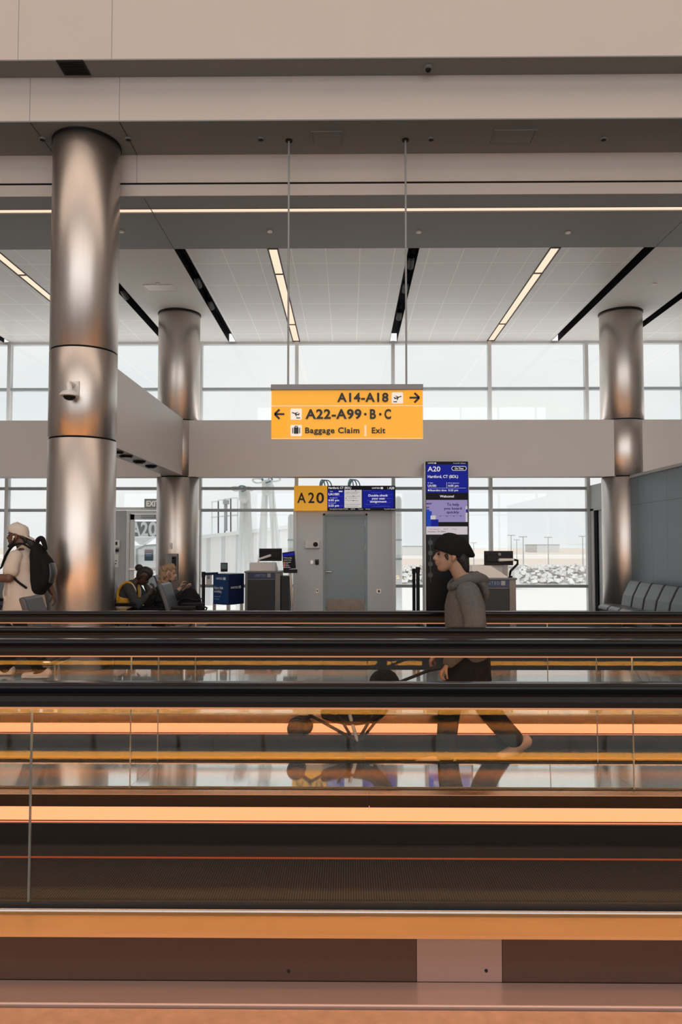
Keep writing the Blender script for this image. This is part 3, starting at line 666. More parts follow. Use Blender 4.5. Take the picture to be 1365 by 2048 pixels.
# ------------------------------------------------------------------ round metal columns
def column(lab, x, y, r, top, rings, mount=None):
    t = thing('round_column', lab, 'column', (x, y, 0), group='round brushed metal columns')
    zs = [0.0] + rings + [top]
    for i in range(len(zs) - 1):
        a, b = zs[i] + (0.010 if i else 0), zs[i + 1] - (0.010 if i < len(zs) - 2 else 0)
        MB().lathe([(r - 0.004, a), (r, a + 0.004), (r, b - 0.004), (r - 0.004, b)], (x, y, 0), 96).build('shaft', 'column', t, 50)
    for z in rings: MB().lathe([(r - 0.012, z - 0.012), (r - 0.012, z + 0.012)], (x, y, 0), 96).build('joint', 'slot', t, 50)
    MB().lathe([(r + 0.012, top - 0.03), (r + 0.012, top)], (x, y, 0), 96).build('collar', 'dark', t, 50)
zf = lambda v: at(171, v, 8.78).z
column('big brushed metal column in front at left, carrying a camera', -3.33, 9.19, 0.41, 6.595, [zf(872), zf(690)])
zr = lambda v: at(353, v, 14.0).z
column('brushed metal column behind at left, beside the seated people', COLX[0], 14.4, 0.405, CZ, [BZ0, zr(838)])
column('brushed metal column behind at right, by the blue grey wall', COLX[1], 14.4, 0.405, CZ, [BZ0, zr(838)])
# ------------------------------------------------------------------ moving walkways
X0, X1 = -10.0, 10.0
SEAMS = [X0] + [-1.17 + 2.69 * k for k in range(-3, 5)] + [X1]
def balustrade(walk, Y, zb, inner):
    """one glass side: clamp rail, glass panes, handrail on its guide, light line under it"""
    b = MB().box(X0, X1, Y - 0.016, Y + 0.016, zb - 0.02, zb + (0.02 if Y < 3 else 0.006)).build('glass_clamp', 'dark', walk, bevel=0.002)
    for i in range(len(SEAMS) - 1):
        m = MB(); a, c = SEAMS[i] + 0.001, SEAMS[i + 1] - 0.001
        m.box(a + 0.0012, c - 0.0012, Y - 0.006, Y + 0.006, zb, 0.912)
        m.box(a, a + 0.0012, Y - 0.006, Y + 0.006, zb, 0.912, 1); m.box(c - 0.0012, c, Y - 0.006, Y + 0.006, zb, 0.912, 1)
        m.build('glass_panel', ['glass', 'glass_edge'], walk)
    g = [(Y - 0.030, 0.907), (Y + 0.030, 0.907), (Y + 0.036, 0.930), (Y + 0.034, 0.952), (Y - 0.034, 0.952), (Y - 0.036, 0.930)]
    hd = MB().prism(g, 'X', X0, X1).build('rail_guide', 'rail_guide', walk, bevel=0.003)
    sg = lambda q, e: math.copysign(abs(q) ** e, q)
    pf = [(Y + 0.044 * sg(math.cos(a), 0.55), 0.971 + 0.024 * sg(math.sin(a), 0.5)) for a in [math.pi * 2 * (k + 0.5) / 32 for k in range(32)]]
    MB().prism(pf, 'X', X0, X1).build('handrail', 'rubber', walk, smooth=40)
    for s_ in (-1, 1):
        c = Y + s_ * 0.0185
        MB().box(X0, X1, c - 0.008, c + 0.008, 0.9035, 0.9075).build('light_line', 'led_rail', walk)
        MB().box(X0, X1, Y + s_ * 0.029 - 0.0015, Y + s_ * 0.029 + 0.0015, 0.901, 0.908).build('light_lens', 'led_lens', walk)
    for s_ in (-1, 1) if Y < 3 else ():      # polished half-round beads beside the clamp
        MB().prism([(Y + s_ * 0.019 + 0.011 * math.cos(a * math.pi / 8), zb - 0.004 + 0.011 * math.sin(a * math.pi / 8)) for a in range(16)], 'X', X0, X1).build('bead', 'bead', walk, smooth=60)
def walkway(lab, yn, yf, ytn, ytf, outer):
    w = thing('moving_walkway', lab, 'moving walkway', (0, (yn + yf) / 2, 0))
    balustrade(w, yn, 0.178 if outer else 0.170, 1); balustrade(w, yf, 0.196, -1)
    MB().prism([(yn + 0.016, 0.10), (yn + 0.016, 0.178), (ytn - 0.012, 0.165), (ytn, 0.155), (ytn, 0.10)], 'X', X0, X1).build('inner_deck', 'deck', w)
    MB().box(X0, X1, ytn - 0.006, ytn, -0.03, 0.10).build('skirt', 'skirt', w)
    for k in range(5):          # belt in plates between comb joints
        a = X0 + 4.0 * k; MB().box(a, a + 4.0, ytn, ytf, -0.05, 0.0).build('tread', 'tread', w)
    MB().box(X0, X1, ytf, ytf + 0.01, -0.03, 0.168).build('skirt', 'skirt', w)
    MB().box(X0, X1, ytf - 0.006, ytf, 0.001, 0.007).build('comb_light', 'led_red', w)
    MB().box(X0, X1, ytf - 0.008, ytf + 0.01, 0.164, 0.170).build('edge_trim', 'steel', w)
    MB().prism([(ytf + 0.002, 0.178), (ytf + 0.002, 0.224), (ytf + 0.014, 0.236), (ytf + 0.028, 0.241), (ytf + 0.042, 0.240), (ytf + 0.042, 0.178)], 'X', X0, X1).build('light_strip', 'led_amber', w)
    MB().box(X0, X1, ytf + 0.0484, ytf + 0.050, 0.232, 0.301).build('light_backing', 'dark', w); MB().box(X0, X1, ytf + 0.0503, ytf + 0.053, 0.256, 0.297).build('rear_light_strip', 'led_back', w)
    MB().box(X0, X1, ytf + 0.004, ytf + 0.040, 0.250, 0.298).build('light_backing', 'dark', w)
    js = [X0, -6.3, -3.3, -1.9, 0.10, 2.55, 5.6, X1]
    for i in range(len(js) - 1):
        MB().prism([(ytf - 0.003, 0.243), (ytf - 0.003, 0.300), (ytf, 0.302), (ytf + 0.048, 0.302), (ytf + 0.048, 0.224), (yf - 0.016, 0.200), (yf - 0.016, 0.16), (ytf + 0.044, 0.16), (ytf + 0.044, 0.243)], 'X', js[i] + 0.0008, js[i + 1] - 0.0008).build('inner_deck', 'deck', w)
    MB().box(X0, X1, ytf + 0.012, ytf + 0.05, -0.05, 0.16).build('frame', 'dark', w)
    return w
w1 = walkway('near moving walkway with amber light strips and dark ribbed tread', 2.755, 4.01, 2.826, 3.61, True)
MB().box(X0, X1, 2.465, 2.595, -0.05, 0.012).build('floor_plate', 'kerb', w1, bevel=0.004)
JS = [X0, -7.1, -4.1, -1.32, 0.233, 0.525, 1.8, 4.6, 7.3, X1]
for i in range(len(JS) - 1):
    MB().box(JS[i] + 0.001, JS[i + 1] - 0.001, 2.595, 2.61, 0.012, 0.165).build('side_panel', 'side_reflection' if i == 4 else 'side_panel', w1)  # one short piece is paler, a reflection painted as its finish
MB().prism([(2.588, 0.158), (2.588, 0.170), (2.739, 0.178), (2.739, 0.15)], 'X', X0, X1).build('outer_deck', 'deck_gold', w1)
for x, z in ((-0.205, 0.045), (0.47, 0.05)): MB().lathe([(0.006, 0.0), (0.005, 0.003)], (x, 2.595, z), 12, axis='Y').build('screw', 'dark', w1)
w2 = walkway('far moving walkway carrying the person in the hoodie', 4.585, 5.70, 4.645, 5.28, False)
MB().prism([(5.716, 0.16), (5.716, 0.20), (5.86, 0.185), (5.86, 0.15)], 'X', X0, X1).build('outer_deck', 'deck_gold', w2)
MB().box(X0, X1, 5.845, 5.86, 0.0, 0.16).build('side_panel', 'side_panel', w2)
MB().box(X0, X1, 5.86, 6.15, -0.05, 0.01).build('floor_plate', 'kerb', w2)
md = thing('median_deck', 'pale mirror polished metal deck between the two moving walkways', 'deck', (0, 4.3, 0))
for i in range(len(SEAMS) - 1):
    MB().prism([(4.028, 0.165), (4.028, 0.206), (4.567, 0.174), (4.567, 0.165)], 'X', SEAMS[i] + 0.0008, SEAMS[i + 1] - 0.0008).build('plate', 'deck_mirror', md)
MB().box(X0, X1, 4.05, 4.55, -0.1, 0.165).build('base', 'dark', md)

# ------------------------------------------------------------------ hanging amber sign
SY = 9.05
def frac(mb, u0, v0, u1, v1, Y, t, mi=0): return px_box(mb, u0, v0, u1, v1, Y, t, mi)
a, b = at(542.5, 877.7, SY), at(846.5, 768.5, SY)
hs = thing('hanging_sign', 'amber overhead wayfinding sign hung on two rods, listing gates, baggage claim and exit', 'sign', ((a.x + b.x) / 2, SY, a.z))
px_box(MB(), 542, 768, 847, 779.5, SY - 0.03, 0.16).build('header', 'sign_grey', hs, bevel=0.004)
for u in (576, 814):
    p = at(u, 768, SY); MB().tube([(p.x, SY + 0.05, p.z), (p.x, SY + 0.05, 6.595)], 0.0125, 12).build('rod', 'pole_grey', hs, 60)
    MB().lathe([(0.045, 6.58), (0.045, 6.595)], (p.x, SY + 0.05, 0), 20).build('rod_cap', 'dark', hs, 60)
px_box(MB(), 543, 779.5, 846.2, 877.4, SY, 0.10).build('panel', 'sign_amber', hs)
for q in ((813.5, 779.8, 845.7, 810.7), (543.4, 812.7, 574, 876.2)): px_box(MB(), *q, SY - 0.004, 0.004).build('arrow_block', 'sign_orange', hs)
for q in ((543, 810.7, 846.2, 812.6), (543, 876.4, 846.4, 878.2), (729.4, 850.5, 733.3, 872.4)): px_box(MB(), *q, SY - 0.005, 0.005).build('dividing_line', 'sign_line', hs)
def rrect(mb, u0, v0, u1, v1, Y, t, r=2.2, mi=0):
    a, b = at(u0, v1, Y), at(u1, v0, Y); k = r * Y / FOC; poly = []
    for cx, cz, s in ((b.x - k, b.z - k, 0), (a.x + k, b.z - k, 1), (a.x + k, a.z + k, 2), (b.x - k, a.z + k, 3)):
        for j in range(5):
            g = math.pi / 2 * (s + j / 4); poly.append((cx + k * math.cos(g), cz + k * math.sin(g)))
    mb.prism(poly, 'Y', Y, Y + t, mi); return mb
for u, v in ((784.2, 784.6), (581.5, 817.1), (581.5, 849.9)): rrect(MB(), u, v, u + 22.4, v + 22.4, SY - 0.006, 0.006).build('pictogram_plate', 'sign_white', hs)
def poly_px(mb, pts, Y, t, mi=0):
    mb.prism([(at(u, v, Y).x, at(u, v, Y).z) for u, v in pts], 'Y', Y, Y + t, mi); return mb
SK = SY - 0.010
def stroke(mb, pts, w, Y=SK, t=0.004):
    for (u0, v0), (u1, v1) in zip(pts[:-1], pts[1:]):
        d = math.hypot(u1 - u0, v1 - v0); nx, ny = -(v1 - v0) / d * w / 2, (u1 - u0) / d * w / 2
        poly_px(mb, [(u0 + nx, v0 + ny), (u1 + nx, v1 + ny), (u1 - nx, v1 - ny), (u0 - nx, v0 - ny)], Y, t)
    return mb
stroke(stroke(MB(), [(819.6, 795.3), (838.5, 795.3)], 4.0), [(829.5, 785.8), (839.3, 795.3), (829.5, 804.8)], 4.2).build('arrow', 'sign_black', hs)
stroke(stroke(MB(), [(550.2, 828.2), (569.2, 828.2)], 4.0), [(559.5, 818.7), (549.6, 828.2), (559.5, 837.7)], 4.2).build('arrow', 'sign_black', hs)
def plane_icon(u, v, s):        # aircraft over a runway bar; s = 1 climbing to the right, -1 the mirror of it
    pg = MB(); q = lambda pts: [(u + s * x, v + y) for x, y in pts]
    poly_px(pg, q([(-7.5, -1.6), (-5.8, -2.0), (-3.6, 0.0), (6.8, -4.0), (8.6, -3.9), (8.4, -2.6), (-4.2, 2.4), (-5.4, 1.9)]), SK, 0.004)
    poly_px(pg, q([(-4.6, -3.9), (-3.2, -4.3), (3.0, -2.2), (1.0, -0.8)]), SK + 0.0005, 0.003)
    poly_px(pg, q([(3.0, -1.0), (0.2, 4.2), (-1.4, 4.6), (-0.6, 0.2)]), SK + 0.0010, 0.003)
    poly_px(pg, q([(-8.0, 6.6), (-0.5, 6.6), (-0.5, 8.4), (-8.0, 8.4)]), SK, 0.004)
    pg.build('pictogram', 'sign_black', hs)
plane_icon(795.2, 795.8, 1); plane_icon(592.6, 828.3, -1)
pg = MB()
px_box(pg, 588.2, 854.6, 597.4, 867.4, SK, 0.004); px_box(pg, 584.9, 855.5, 586.7, 866.6, SK, 0.004); px_box(pg, 598.9, 855.5, 600.7, 866.6, SK, 0.004)
stroke(pg, [(590.4, 854.8), (590.4, 852.3), (595.2, 852.3), (595.2, 854.8)], 1.4)
pg.build('pictogram', 'sign_black', hs)
def line(parent, m, *texts):
    for w in texts:
        mb = MB(); px_text(mb, w[0], w[1], w[2], w[3], w[4], SK, offset=w[5], spacing=1.10); mb.build('lettering', m, parent)
line(hs, 'sign_black', ('A14-A18', 674.8, 786.4, 777.4, 803.4, 0.032), ('A22-A99', 611.2, 819.2, 723.4, 837.2, 0.032), ('B', 740.4, 819.2, 752.4, 837.2, 0.032), ('C', 769.4, 819.2, 782.6, 837.2, 0.032), ('Baggage Claim', 610.8, 855.2, 719.4, 866.2, 0.026), ('Exit', 744.2, 855.2, 771.2, 866.2, 0.026))
for u in (731.2, 761.0): MB().lathe([(2.7 * SY / FOC, 0), (2.7 * SY / FOC, 0.004)], at(u, 828.4, SK), 20, axis='Y').build('dot', 'sign_black', hs)

# ------------------------------------------------------------------ vestibule, grey door, gate sign, flight screen
VY = 16.05
vz = at(690, 1021, VY).z; va, vb = at(594, 1100, VY).x, at(784.5, 1100, VY).x
da, db = at(646.5, 1100, VY).x, at(735.5, 1100, VY).x; dz = at(690, 1027, VY).z
m = MB(); m.box(va, da, VY, VY + 0.22, 0, vz); m.box(db, vb, VY, VY + 0.22, 0, vz); m.box(da, db, VY, VY + 0.22, dz, vz)
structure(m.build('wall_vestibule', 'vest'), 'pale grey wall panel around the grey door under the gate sign', 'wall')
m = MB()
for x0, x1 in ((at(587, 1100, VY).x, va), (vb, at(792, 1100, VY).x)): m.box(x0, x1, VY - 0.03, VY + 0.24, 0, vz + 0.02)
structure(m.build('trim_40', 'alu'), 'pair of aluminium posts flanking the grey door bay', 'trim')
d1 = MB().box(da + 0.045, db - 0.045, VY + 0.05, VY + 0.10, 0.008, dz - 0.045).build('door_1', 'door'); structure(d1, 'grey blue staff door with a scuffed kick plate under the gate sign', 'door')
m = MB(); m.box(da, da + 0.042, VY - 0.012, VY + 0.2, 0, dz); m.box(db - 0.042, db, VY - 0.012, VY + 0.2, 0, dz); m.box(da, db, VY - 0.012, VY + 0.2, dz - 0.042, dz)
m.build('frame', 'door', d1)
for v in (1046, 1095, 1144, 1199):
    p = at(733, v, VY); MB().tube([(db - 0.048, VY + 0.042, p.z - 0.06), (db - 0.048, VY + 0.042, p.z + 0.06)], 0.012, 10).build('hinge', 'steel', d1, 50)
q0, q1 = at(649, 1217, VY + .05), at(730.5, 1197.5, VY + .05)
MB().box(da + 0.06, db - 0.07, VY + 0.046, VY + 0.051, 0.012, q1.z).build('kick_plate', mat('scuffed_steel', (0.21, 0.185, 0.165), 0.35, 1.0, var=0.35, scale=9), d1)
px_box(MB(), 650, 1129.5, 656, 1151, VY + 0.035, 0.016).build('lock_plate', 'pole_grey', d1, bevel=0.003)
p = at(653, 1143.5, VY + 0.03); MB().tube([(p.x, VY + 0.04, p.z), (p.x, VY - 0.01, p.z), (p.x + 0.11, VY - 0.012, p.z)], 0.011, 10).build('handle', 'chrome', d1, 50)
p = at(653, 1214, VY); MB().lathe([(0.02, 0), (0.016, 0.03)], (p.x, VY + 0.047, max(p.z, 0.1)), 14, axis='Y').build('door_stop', 'chrome', d1, 50)
def plate(name, lab, cat, u0, v0, u1, v1, Y, th, m, extra=None, group=None):
    a, b = at(u0, v1, Y), at(u1, v0, Y); t = thing(name, lab, cat, ((a.x + b.x) / 2, Y, a.z), group=group)
    px_box(MB(), u0, v0, u1, v1, Y - th, th).build('cover', m, t, bevel=min(0.006, th / 3))
    for nm, eu0, ev0, eu1, ev1, em in extra or ():
        px_box(MB(), eu0, ev0, eu1, ev1, Y - th - 0.005, 0.006).build(nm, em, t)
    return t
t = plate('door_camera', 'white box with a black lens on the panel left of the grey door', 'camera', 610.8, 1081, 639.5, 1096.5, VY, 0.10, 'white')
p = at(631.5, 1088.8, VY - 0.10); MB().lathe([(0.052, 0), (0.05, 0.025), (0.03, 0.03)], p, 24, axis='Y').build('lens', 'black', t, 40)
p = at(617, 1090.5, VY - 0.10); MB().lathe([(0.022, 0), (0.02, 0.006)], p, 16, axis='Y').build('sensor', 'alu', t, 40)
plate('switch_plate', 'white wall switch plate left of the black card reader', 'switch', 619.5, 1119.6, 628.6, 1129, VY, 0.012, 'white', [('rocker', 622.2, 1121.5, 626, 1127.2, 'sign_white')])
plate('card_reader', 'small black card reader beside the grey door', 'card reader', 630.8, 1119, 638, 1129.6, VY, 0.03, 'black', [('indicator', 633, 1120.4, 636, 1121.4, 'led_red')])
plate('call_button', 'small steel plate low on the panel left of the grey door', 'plate', 632, 1177.3, 638, 1186.2, VY, 0.012, 'steel', [('button', 634, 1180, 636.2, 1183.5, 'dark')])
plate('wall_outlet', 'steel outlet plate on the panel right of the grey door', 'outlet', 753, 1178, 763.6, 1187.2, VY, 0.012, 'steel', [('socket', 756.6, 1180.4, 760, 1184.6, 'dark')])
GY = 15.85
a, b = at(588.4, 1021.3, GY), at(654.6, 971.3, GY)
gs = thing('gate_sign', 'square amber gate sign reading A20 over the grey door', 'sign', ((a.x + b.x) / 2, GY, a.z))
px_box(MB(), 588.4, 971.3, 654.8, 1021.3, GY, 0.20).build('panel', 'sign_amber', gs, bevel=0.004)
m = MB(); px_text(m, 'A', 594.8, 985.9, 612.4, 1005.6, GY - 0.004, offset=0.016); px_text(m, '2', 616.8, 985.7, 629.4, 1005.6, GY - 0.004, offset=0.02); px_text(m, '0', 633, 985.7, 648.6, 1005.9, GY - 0.004, offset=0.02); m.build('lettering', 'sign_black', gs)
fs = thing('flight_screen', 'wide flight information screen showing Hartford beside the amber gate sign', 'screen', (at(723, 1020, GY).x, GY, at(723, 1020, GY).z))
px_box(MB(), 655.2, 971.3, 791.4, 1020.8, GY, 0.14).build('housing', 'black', fs, bevel=0.004)
U = lambda x: 580 + x * 0.16117
V = lambda y: 960 + y * 0.16129
S1, S2, S3 = GY - 0.004, GY - 0.007, GY - 0.010
px_box(MB(), U(467), V(75), U(1304), V(372), S1, 0.004).build('display', 'scr_black', fs)
px_box(MB(), U(467), V(123), U(674), V(345), S2, 0.003).build('blue_field', 'scr_blue', fs); px_box(MB(), U(905), V(123), U(1291), V(345), S2, 0.003).build('blue_field', 'scr_blue', fs)
px_box(MB(), U(678), V(123), U(893), V(345), S2, 0.003).build('map_field', 'scr_paper', fs)
m = MB()
for k, (x0, y0, w) in enumerate(((690, 150, 180), (690, 168, 150), (700, 200, 170), (720, 222, 120), (690, 250, 90), (780, 254, 70), (690, 300, 190), (700, 322, 150))): px_box(m, U(x0), V(y0), U(x0 + w), V(y0 + 4), S3, 0.003)
for x, y in ((820, 134), (790, 200), (698, 225), (790, 255)): px_box(m, U(x - 7), V(y - 5), U(x + 7), V(y + 6), S3, 0.003)
m.build('map_line', 'pole_grey', fs)
m = MB()
for k in range(9): px_box(m, U(910 + (k * 97) % 220), V(132 + k * 24), U(1010 + (k * 131) % 270), V(136 + k * 24), S2 - 0.001, 0.001)
px_box(m, U(540), V(202), U(665), V(205), S3, 0.003); px_box(m, U(605), V(316), U(660), V(320), S3, 0.003); m.build('violet_streak', 'scr_violet', fs)
def T(s, x0, y0, x1, y1, o=0.02):
    mb = MB(); px_text(mb, s, U(x0), V(y0), U(x1), V(y1), S3, offset=o); return mb.build('lettering', 'scr_white', fs)
m = MB()
T('Hartford, CT (BDL)', 480, 84, 762, 110); T('UNITED', 1020, 92, 1118, 108); T('A20', 1230, 86, 1298, 114); T('Flight', 500, 136, 536, 146, 0); T('UA1081', 480, 162, 612, 190)
T('For departure', 500, 216, 592, 226, 0); T('6:05 pm', 480, 238, 612, 263); T('Boarding time', 480, 280, 574, 290, 0); T('5:25 pm', 480, 305, 610, 330)
T('Double check', 976, 178, 1218, 204); T('your seat', 1018, 216, 1180, 241); T('assignment', 996, 254, 1202, 279); T('Next departure Houston TX (IAH)', 496, 353, 722, 366, 0); T('UA276', 756, 353, 810, 366, 0); T('7:12 pm', 848, 353, 908, 366, 0); T('On time', 942, 353, 996, 366, 0); T('Fri, Jul 28  5:20 pm', 1174, 354, 1306, 366, 0)
px_box(m, U(1128), V(88), U(1158), V(112), S3, 0.003); px_box(m, U(1214), V(86), U(1217), V(116), S3, 0.003); px_box(m, U(608), V(134), U(654), V(148), S3, 0.003)
m.build('emblem', 'scr_white', fs)

# ------------------------------------------------------------------ tall information totem
TYY = 13.62
u_ = lambda x: 840 + x * 0.08302
v_ = lambda y: 910 + y * 0.08301
a, b = at(851.6, 923, TYY), at(937, 923, TYY)
tt = thing('information_totem', 'tall black information totem with a lit blue flight screen', 'totem', ((a.x + b.x) / 2, TYY, 0))
MB().box(a.x, b.x, TYY, TYY + 0.40, 0, a.z).build('body', 'totem', tt, bevel=0.006)
MB().box(a.x - 0.022, a.x - 0.001, TYY + 0.01, TYY + 0.44, 0, a.z - 0.01).box(b.x + 0.001, b.x + 0.012, TYY + 0.01, TYY + 0.44, 0, a.z - 0.01).build('side_cover', 'alu', tt)
A1, A2, A3, A4 = TYY - 0.004, TYY - 0.007, TYY - 0.010, TYY - 0.013
px_box(MB(), u_(155), v_(170), u_(1155), v_(1918), A1, 0.004).build('display', 'scr_black', tt)
px_box(MB(), u_(158), v_(230), u_(1150), v_(910), A2, 0.003).build('blue_field', 'scr_blue', tt)
px_box(MB(), u_(158), v_(1082), u_(1153), v_(1615), A2, 0.003).build('lilac_field', 'scr_lilac', tt)
px_box(MB(), u_(158), v_(1722), u_(1153), v_(1916), A2, 0.003).build('pale_field', 'scr_pale', tt)
m = MB(); rrect(m, u_(158), v_(1350), u_(290), v_(1720), A3, 0.003, 1.5); px_box(m, u_(158), v_(1312), u_(232), v_(1350), A3, 0.003); m.build('suitcase_graphic', 'scr_mid', tt)
px_box(MB(), u_(272), v_(1552), u_(452), v_(1720), A4, 0.003).build('box_graphic', 'scr_blue', tt); m = MB(); px_box(m, u_(1118), v_(1308), u_(1153), v_(1388), A3, 0.003); m.build('box_graphic', 'scr_blue', tt)
m = MB(); px_box(m, u_(262), v_(1458), u_(384), v_(1552), A4, 0.003); px_box(m, u_(1108), v_(1235), u_(1153), v_(1306), A3, 0.003); px_box(m, u_(1108), v_(1390), u_(1153), v_(1612), A3, 0.003); m.build('paper_graphic', 'scr_pale', tt)
rrect(MB(), u_(768), v_(270), u_(1132), v_(376), A3, 0.003, 4.2).build('pill_border', 'scr_white', tt); rrect(MB(), u_(780), v_(282), u_(1120), v_(364), A4, 0.003, 3.3).build('pill', 'scr_black', tt)
tcol = 'scr_white'
def T(s, x0, y0, x1, y1, o=0.015, Y=A3):
    mb = MB(); px_text(mb, s, u_(x0), v_(y0), u_(x1), v_(y1), Y, offset=o); return mb.build('lettering', tcol, tt)
m = MB()
T('UNITED', 195, 184, 345, 208); px_box(m, u_(358), v_(182), u_(396), v_(212), A3, 0.003); T('Fri, Jul 28  5:20 pm', 812, 188, 1105, 208, 0)
T('A20', 190, 280, 495, 394, 0.012); T('On Time', 846, 302, 1052, 346, 0.02, A4 - 0.003); T('Hartford, CT (BDL)', 195, 486, 925, 552, 0.012); T('Flight', 245, 662, 322, 684, 0); T('For departure', 735, 664, 945, 686, 0)
T('UA1081', 195, 716, 398, 766); T('6:05 pm', 688, 716, 936, 762); T('Boarding time', 255, 828, 648, 872); T('5:25 pm', 688, 828, 926, 870); T('Welcome!', 484, 968, 828, 1022, 0.02)
px_box(m, u_(200), v_(795), u_(1118), v_(800), A3, 0.003); px_box(m, u_(652), v_(655), u_(657), v_(796), A3, 0.003)
for x, y, r in ((208, 672, 11), (704, 674, 11), (218, 850, 22)): m.lathe([(r * 0.083 * TYY / FOC, 0), (r * 0.083 * TYY / FOC, 0.003)], at(u_(x), v_(y), A3), 14, axis='Y')
m.build('screen_rule', 'scr_white', tt)
m = MB(); tcol = 'scr_navy'
T('To help', 655, 1160, 948, 1222, 0.02); T('you board', 585, 1258, 1012, 1314, 0.02); T('quickly', 648, 1348, 952, 1404, 0.02); T('ent', 160, 1142, 288, 1192, 0.025); T('gs', 160, 1236, 228, 1276, 0.025)
px_box(m, u_(485), v_(1462), u_(1060), v_(1466), A3, 0.003)
for x in (495, 655, 822, 990): px_box(m, u_(x - 9), v_(1466), u_(x + 9), v_(1484), A3, 0.003)
T('Next departure', 235, 1774, 480, 1794, 0); T('UA276', 572, 1774, 676, 1794, 0); T('7:12 pm', 770, 1774, 890, 1794, 0); T('Houston, TX (IAH)', 195, 1826, 622, 1862, 0)
m.build('screen_rule', 'scr_navy', tt)
m = MB()
for v in (1085, 1106, 1128, 1150): m.lathe([(0.045, 0), (0.045, 0.003)], at(861.5, v, A1), 20, axis='Y')
px_box(m, 861, 1075, 862, 1165, A1, 0.003); m.build('route_graphic', mat('dim_etching', (0.02, 0.028, 0.032), 0.3), tt)

# ------------------------------------------------------------------ podiums, monitors
def podium(lab, u0, u1, vtop, Y, hdr, wedge, flip=False):
    a, b = at(u0, vtop, Y), at(u1, vtop, Y); z = a.z; t = thing('gate_podium', lab, 'podium', ((a.x + b.x) / 2, Y, 0), group=None)
    w = b.x - a.x; f = 0.05 * 1.0
    MB().box(a.x + f, b.x - f, Y + 0.02, Y + 0.6, 0.06, z - 0.03).build('body', 'podium', t)
    MB().box(a.x, a.x + f, Y, Y + 0.62, 0, z - 0.03).build('side_panel', 'podium_frame', t, bevel=0.004)
    MB().box(b.x - f - 0.05, b.x, Y, Y + 0.62, 0, z - 0.03).build('side_panel', 'podium_frame', t, bevel=0.004)
    MB().box(a.x + f, b.x - f, Y + 0.05, Y + 0.55, 0, 0.06).build('plinth', 'dark', t)
    MB().box(a.x - 0.015, b.x + 0.015, Y - 0.02, Y + 0.64, z - 0.03, z).build('worktop', 'podium_frame', t, bevel=0.006)
    h0, h1 = at(682, hdr[1], Y).z, at(682, hdr[0], Y).z
    MB().box(a.x + f, b.x - f - 0.05, Y + 0.004, Y + 0.02, h0, h1).build('header_band', 'navy', t)
    m = MB(); px_text(m, 'UNITED', hdr[2], hdr[0] + (hdr[1] - hdr[0]) * 0.32, hdr[3], hdr[0] + (hdr[1] - hdr[0]) * 0.68, Y + 0.002, offset=0.0, spacing=1.25)
    m.build('lettering', 'txt_blue', t)
    px_box(MB(), hdr[3] + 3, hdr[0] + (hdr[1] - hdr[0]) * 0.22, hdr[3] + 3 + (hdr[1] - hdr[0]) * 0.5, hdr[0] + (hdr[1] - hdr[0]) * 0.76, Y, 0.003).build('emblem', 'pole_grey', t)
    MB().box(a.x + f, b.x - f - 0.05, Y + 0.006, Y + 0.02, h0 - 0.02, h0 - 0.008).build('band_edge', 'podium_frame', t)
    return t, a, b, z
pl, a, b, z = podium('charcoal gate podium at left with a white tray, beside the blue cart', 490.5, 561, 1142.5, 14.4, (1144, 1157.5, 510, 532), None)
MB().prism([(14.42, z), (14.42, z + 0.16), (14.6, z + 0.17), (14.95, z + 0.05), (14.95, z)], 'X', at(499, 1130, 14.4).x, at(551, 1130, 14.4).x).build('tray', 'white', pl, bevel=0.01)
c0, c1 = at(562.5, 1152.5, 14.5), at(578.5, 1152.5, 14.5)
MB().box(c0.x, c1.x, 14.5, 15.0, 0, c0.z).build('side_cabinet', 'podium', pl, bevel=0.004)
pr, a, b, z = podium('charcoal gate podium at right behind the person in the hoodie', 938, 1032.5, 1155.7, 11.5, (1158, 1174.5, 966, 1000), None)
x0, x1 = at(945, 1140, 11.5).x, at(1020.5, 1140, 11.5).x
m = MB(); m.prism([(x0, z), (x0, z + 0.19), (x0 + 0.30, z + 0.185), (x1 - 0.02, z + 0.012), (x1 - 0.02, z)], 'Y', 11.55, 11.57); m.build('tray_side', 'white', pr)
m = MB(); m.box(x0, x1, 11.95, 11.97, z, z + 0.19); m.box(x0, x1, 11.57, 11.95, z, z + 0.02); m.box(x1 - 0.02, x1, 11.57, 11.97, z, z + 0.19); m.build('tray', 'white', pr, bevel=0.004)
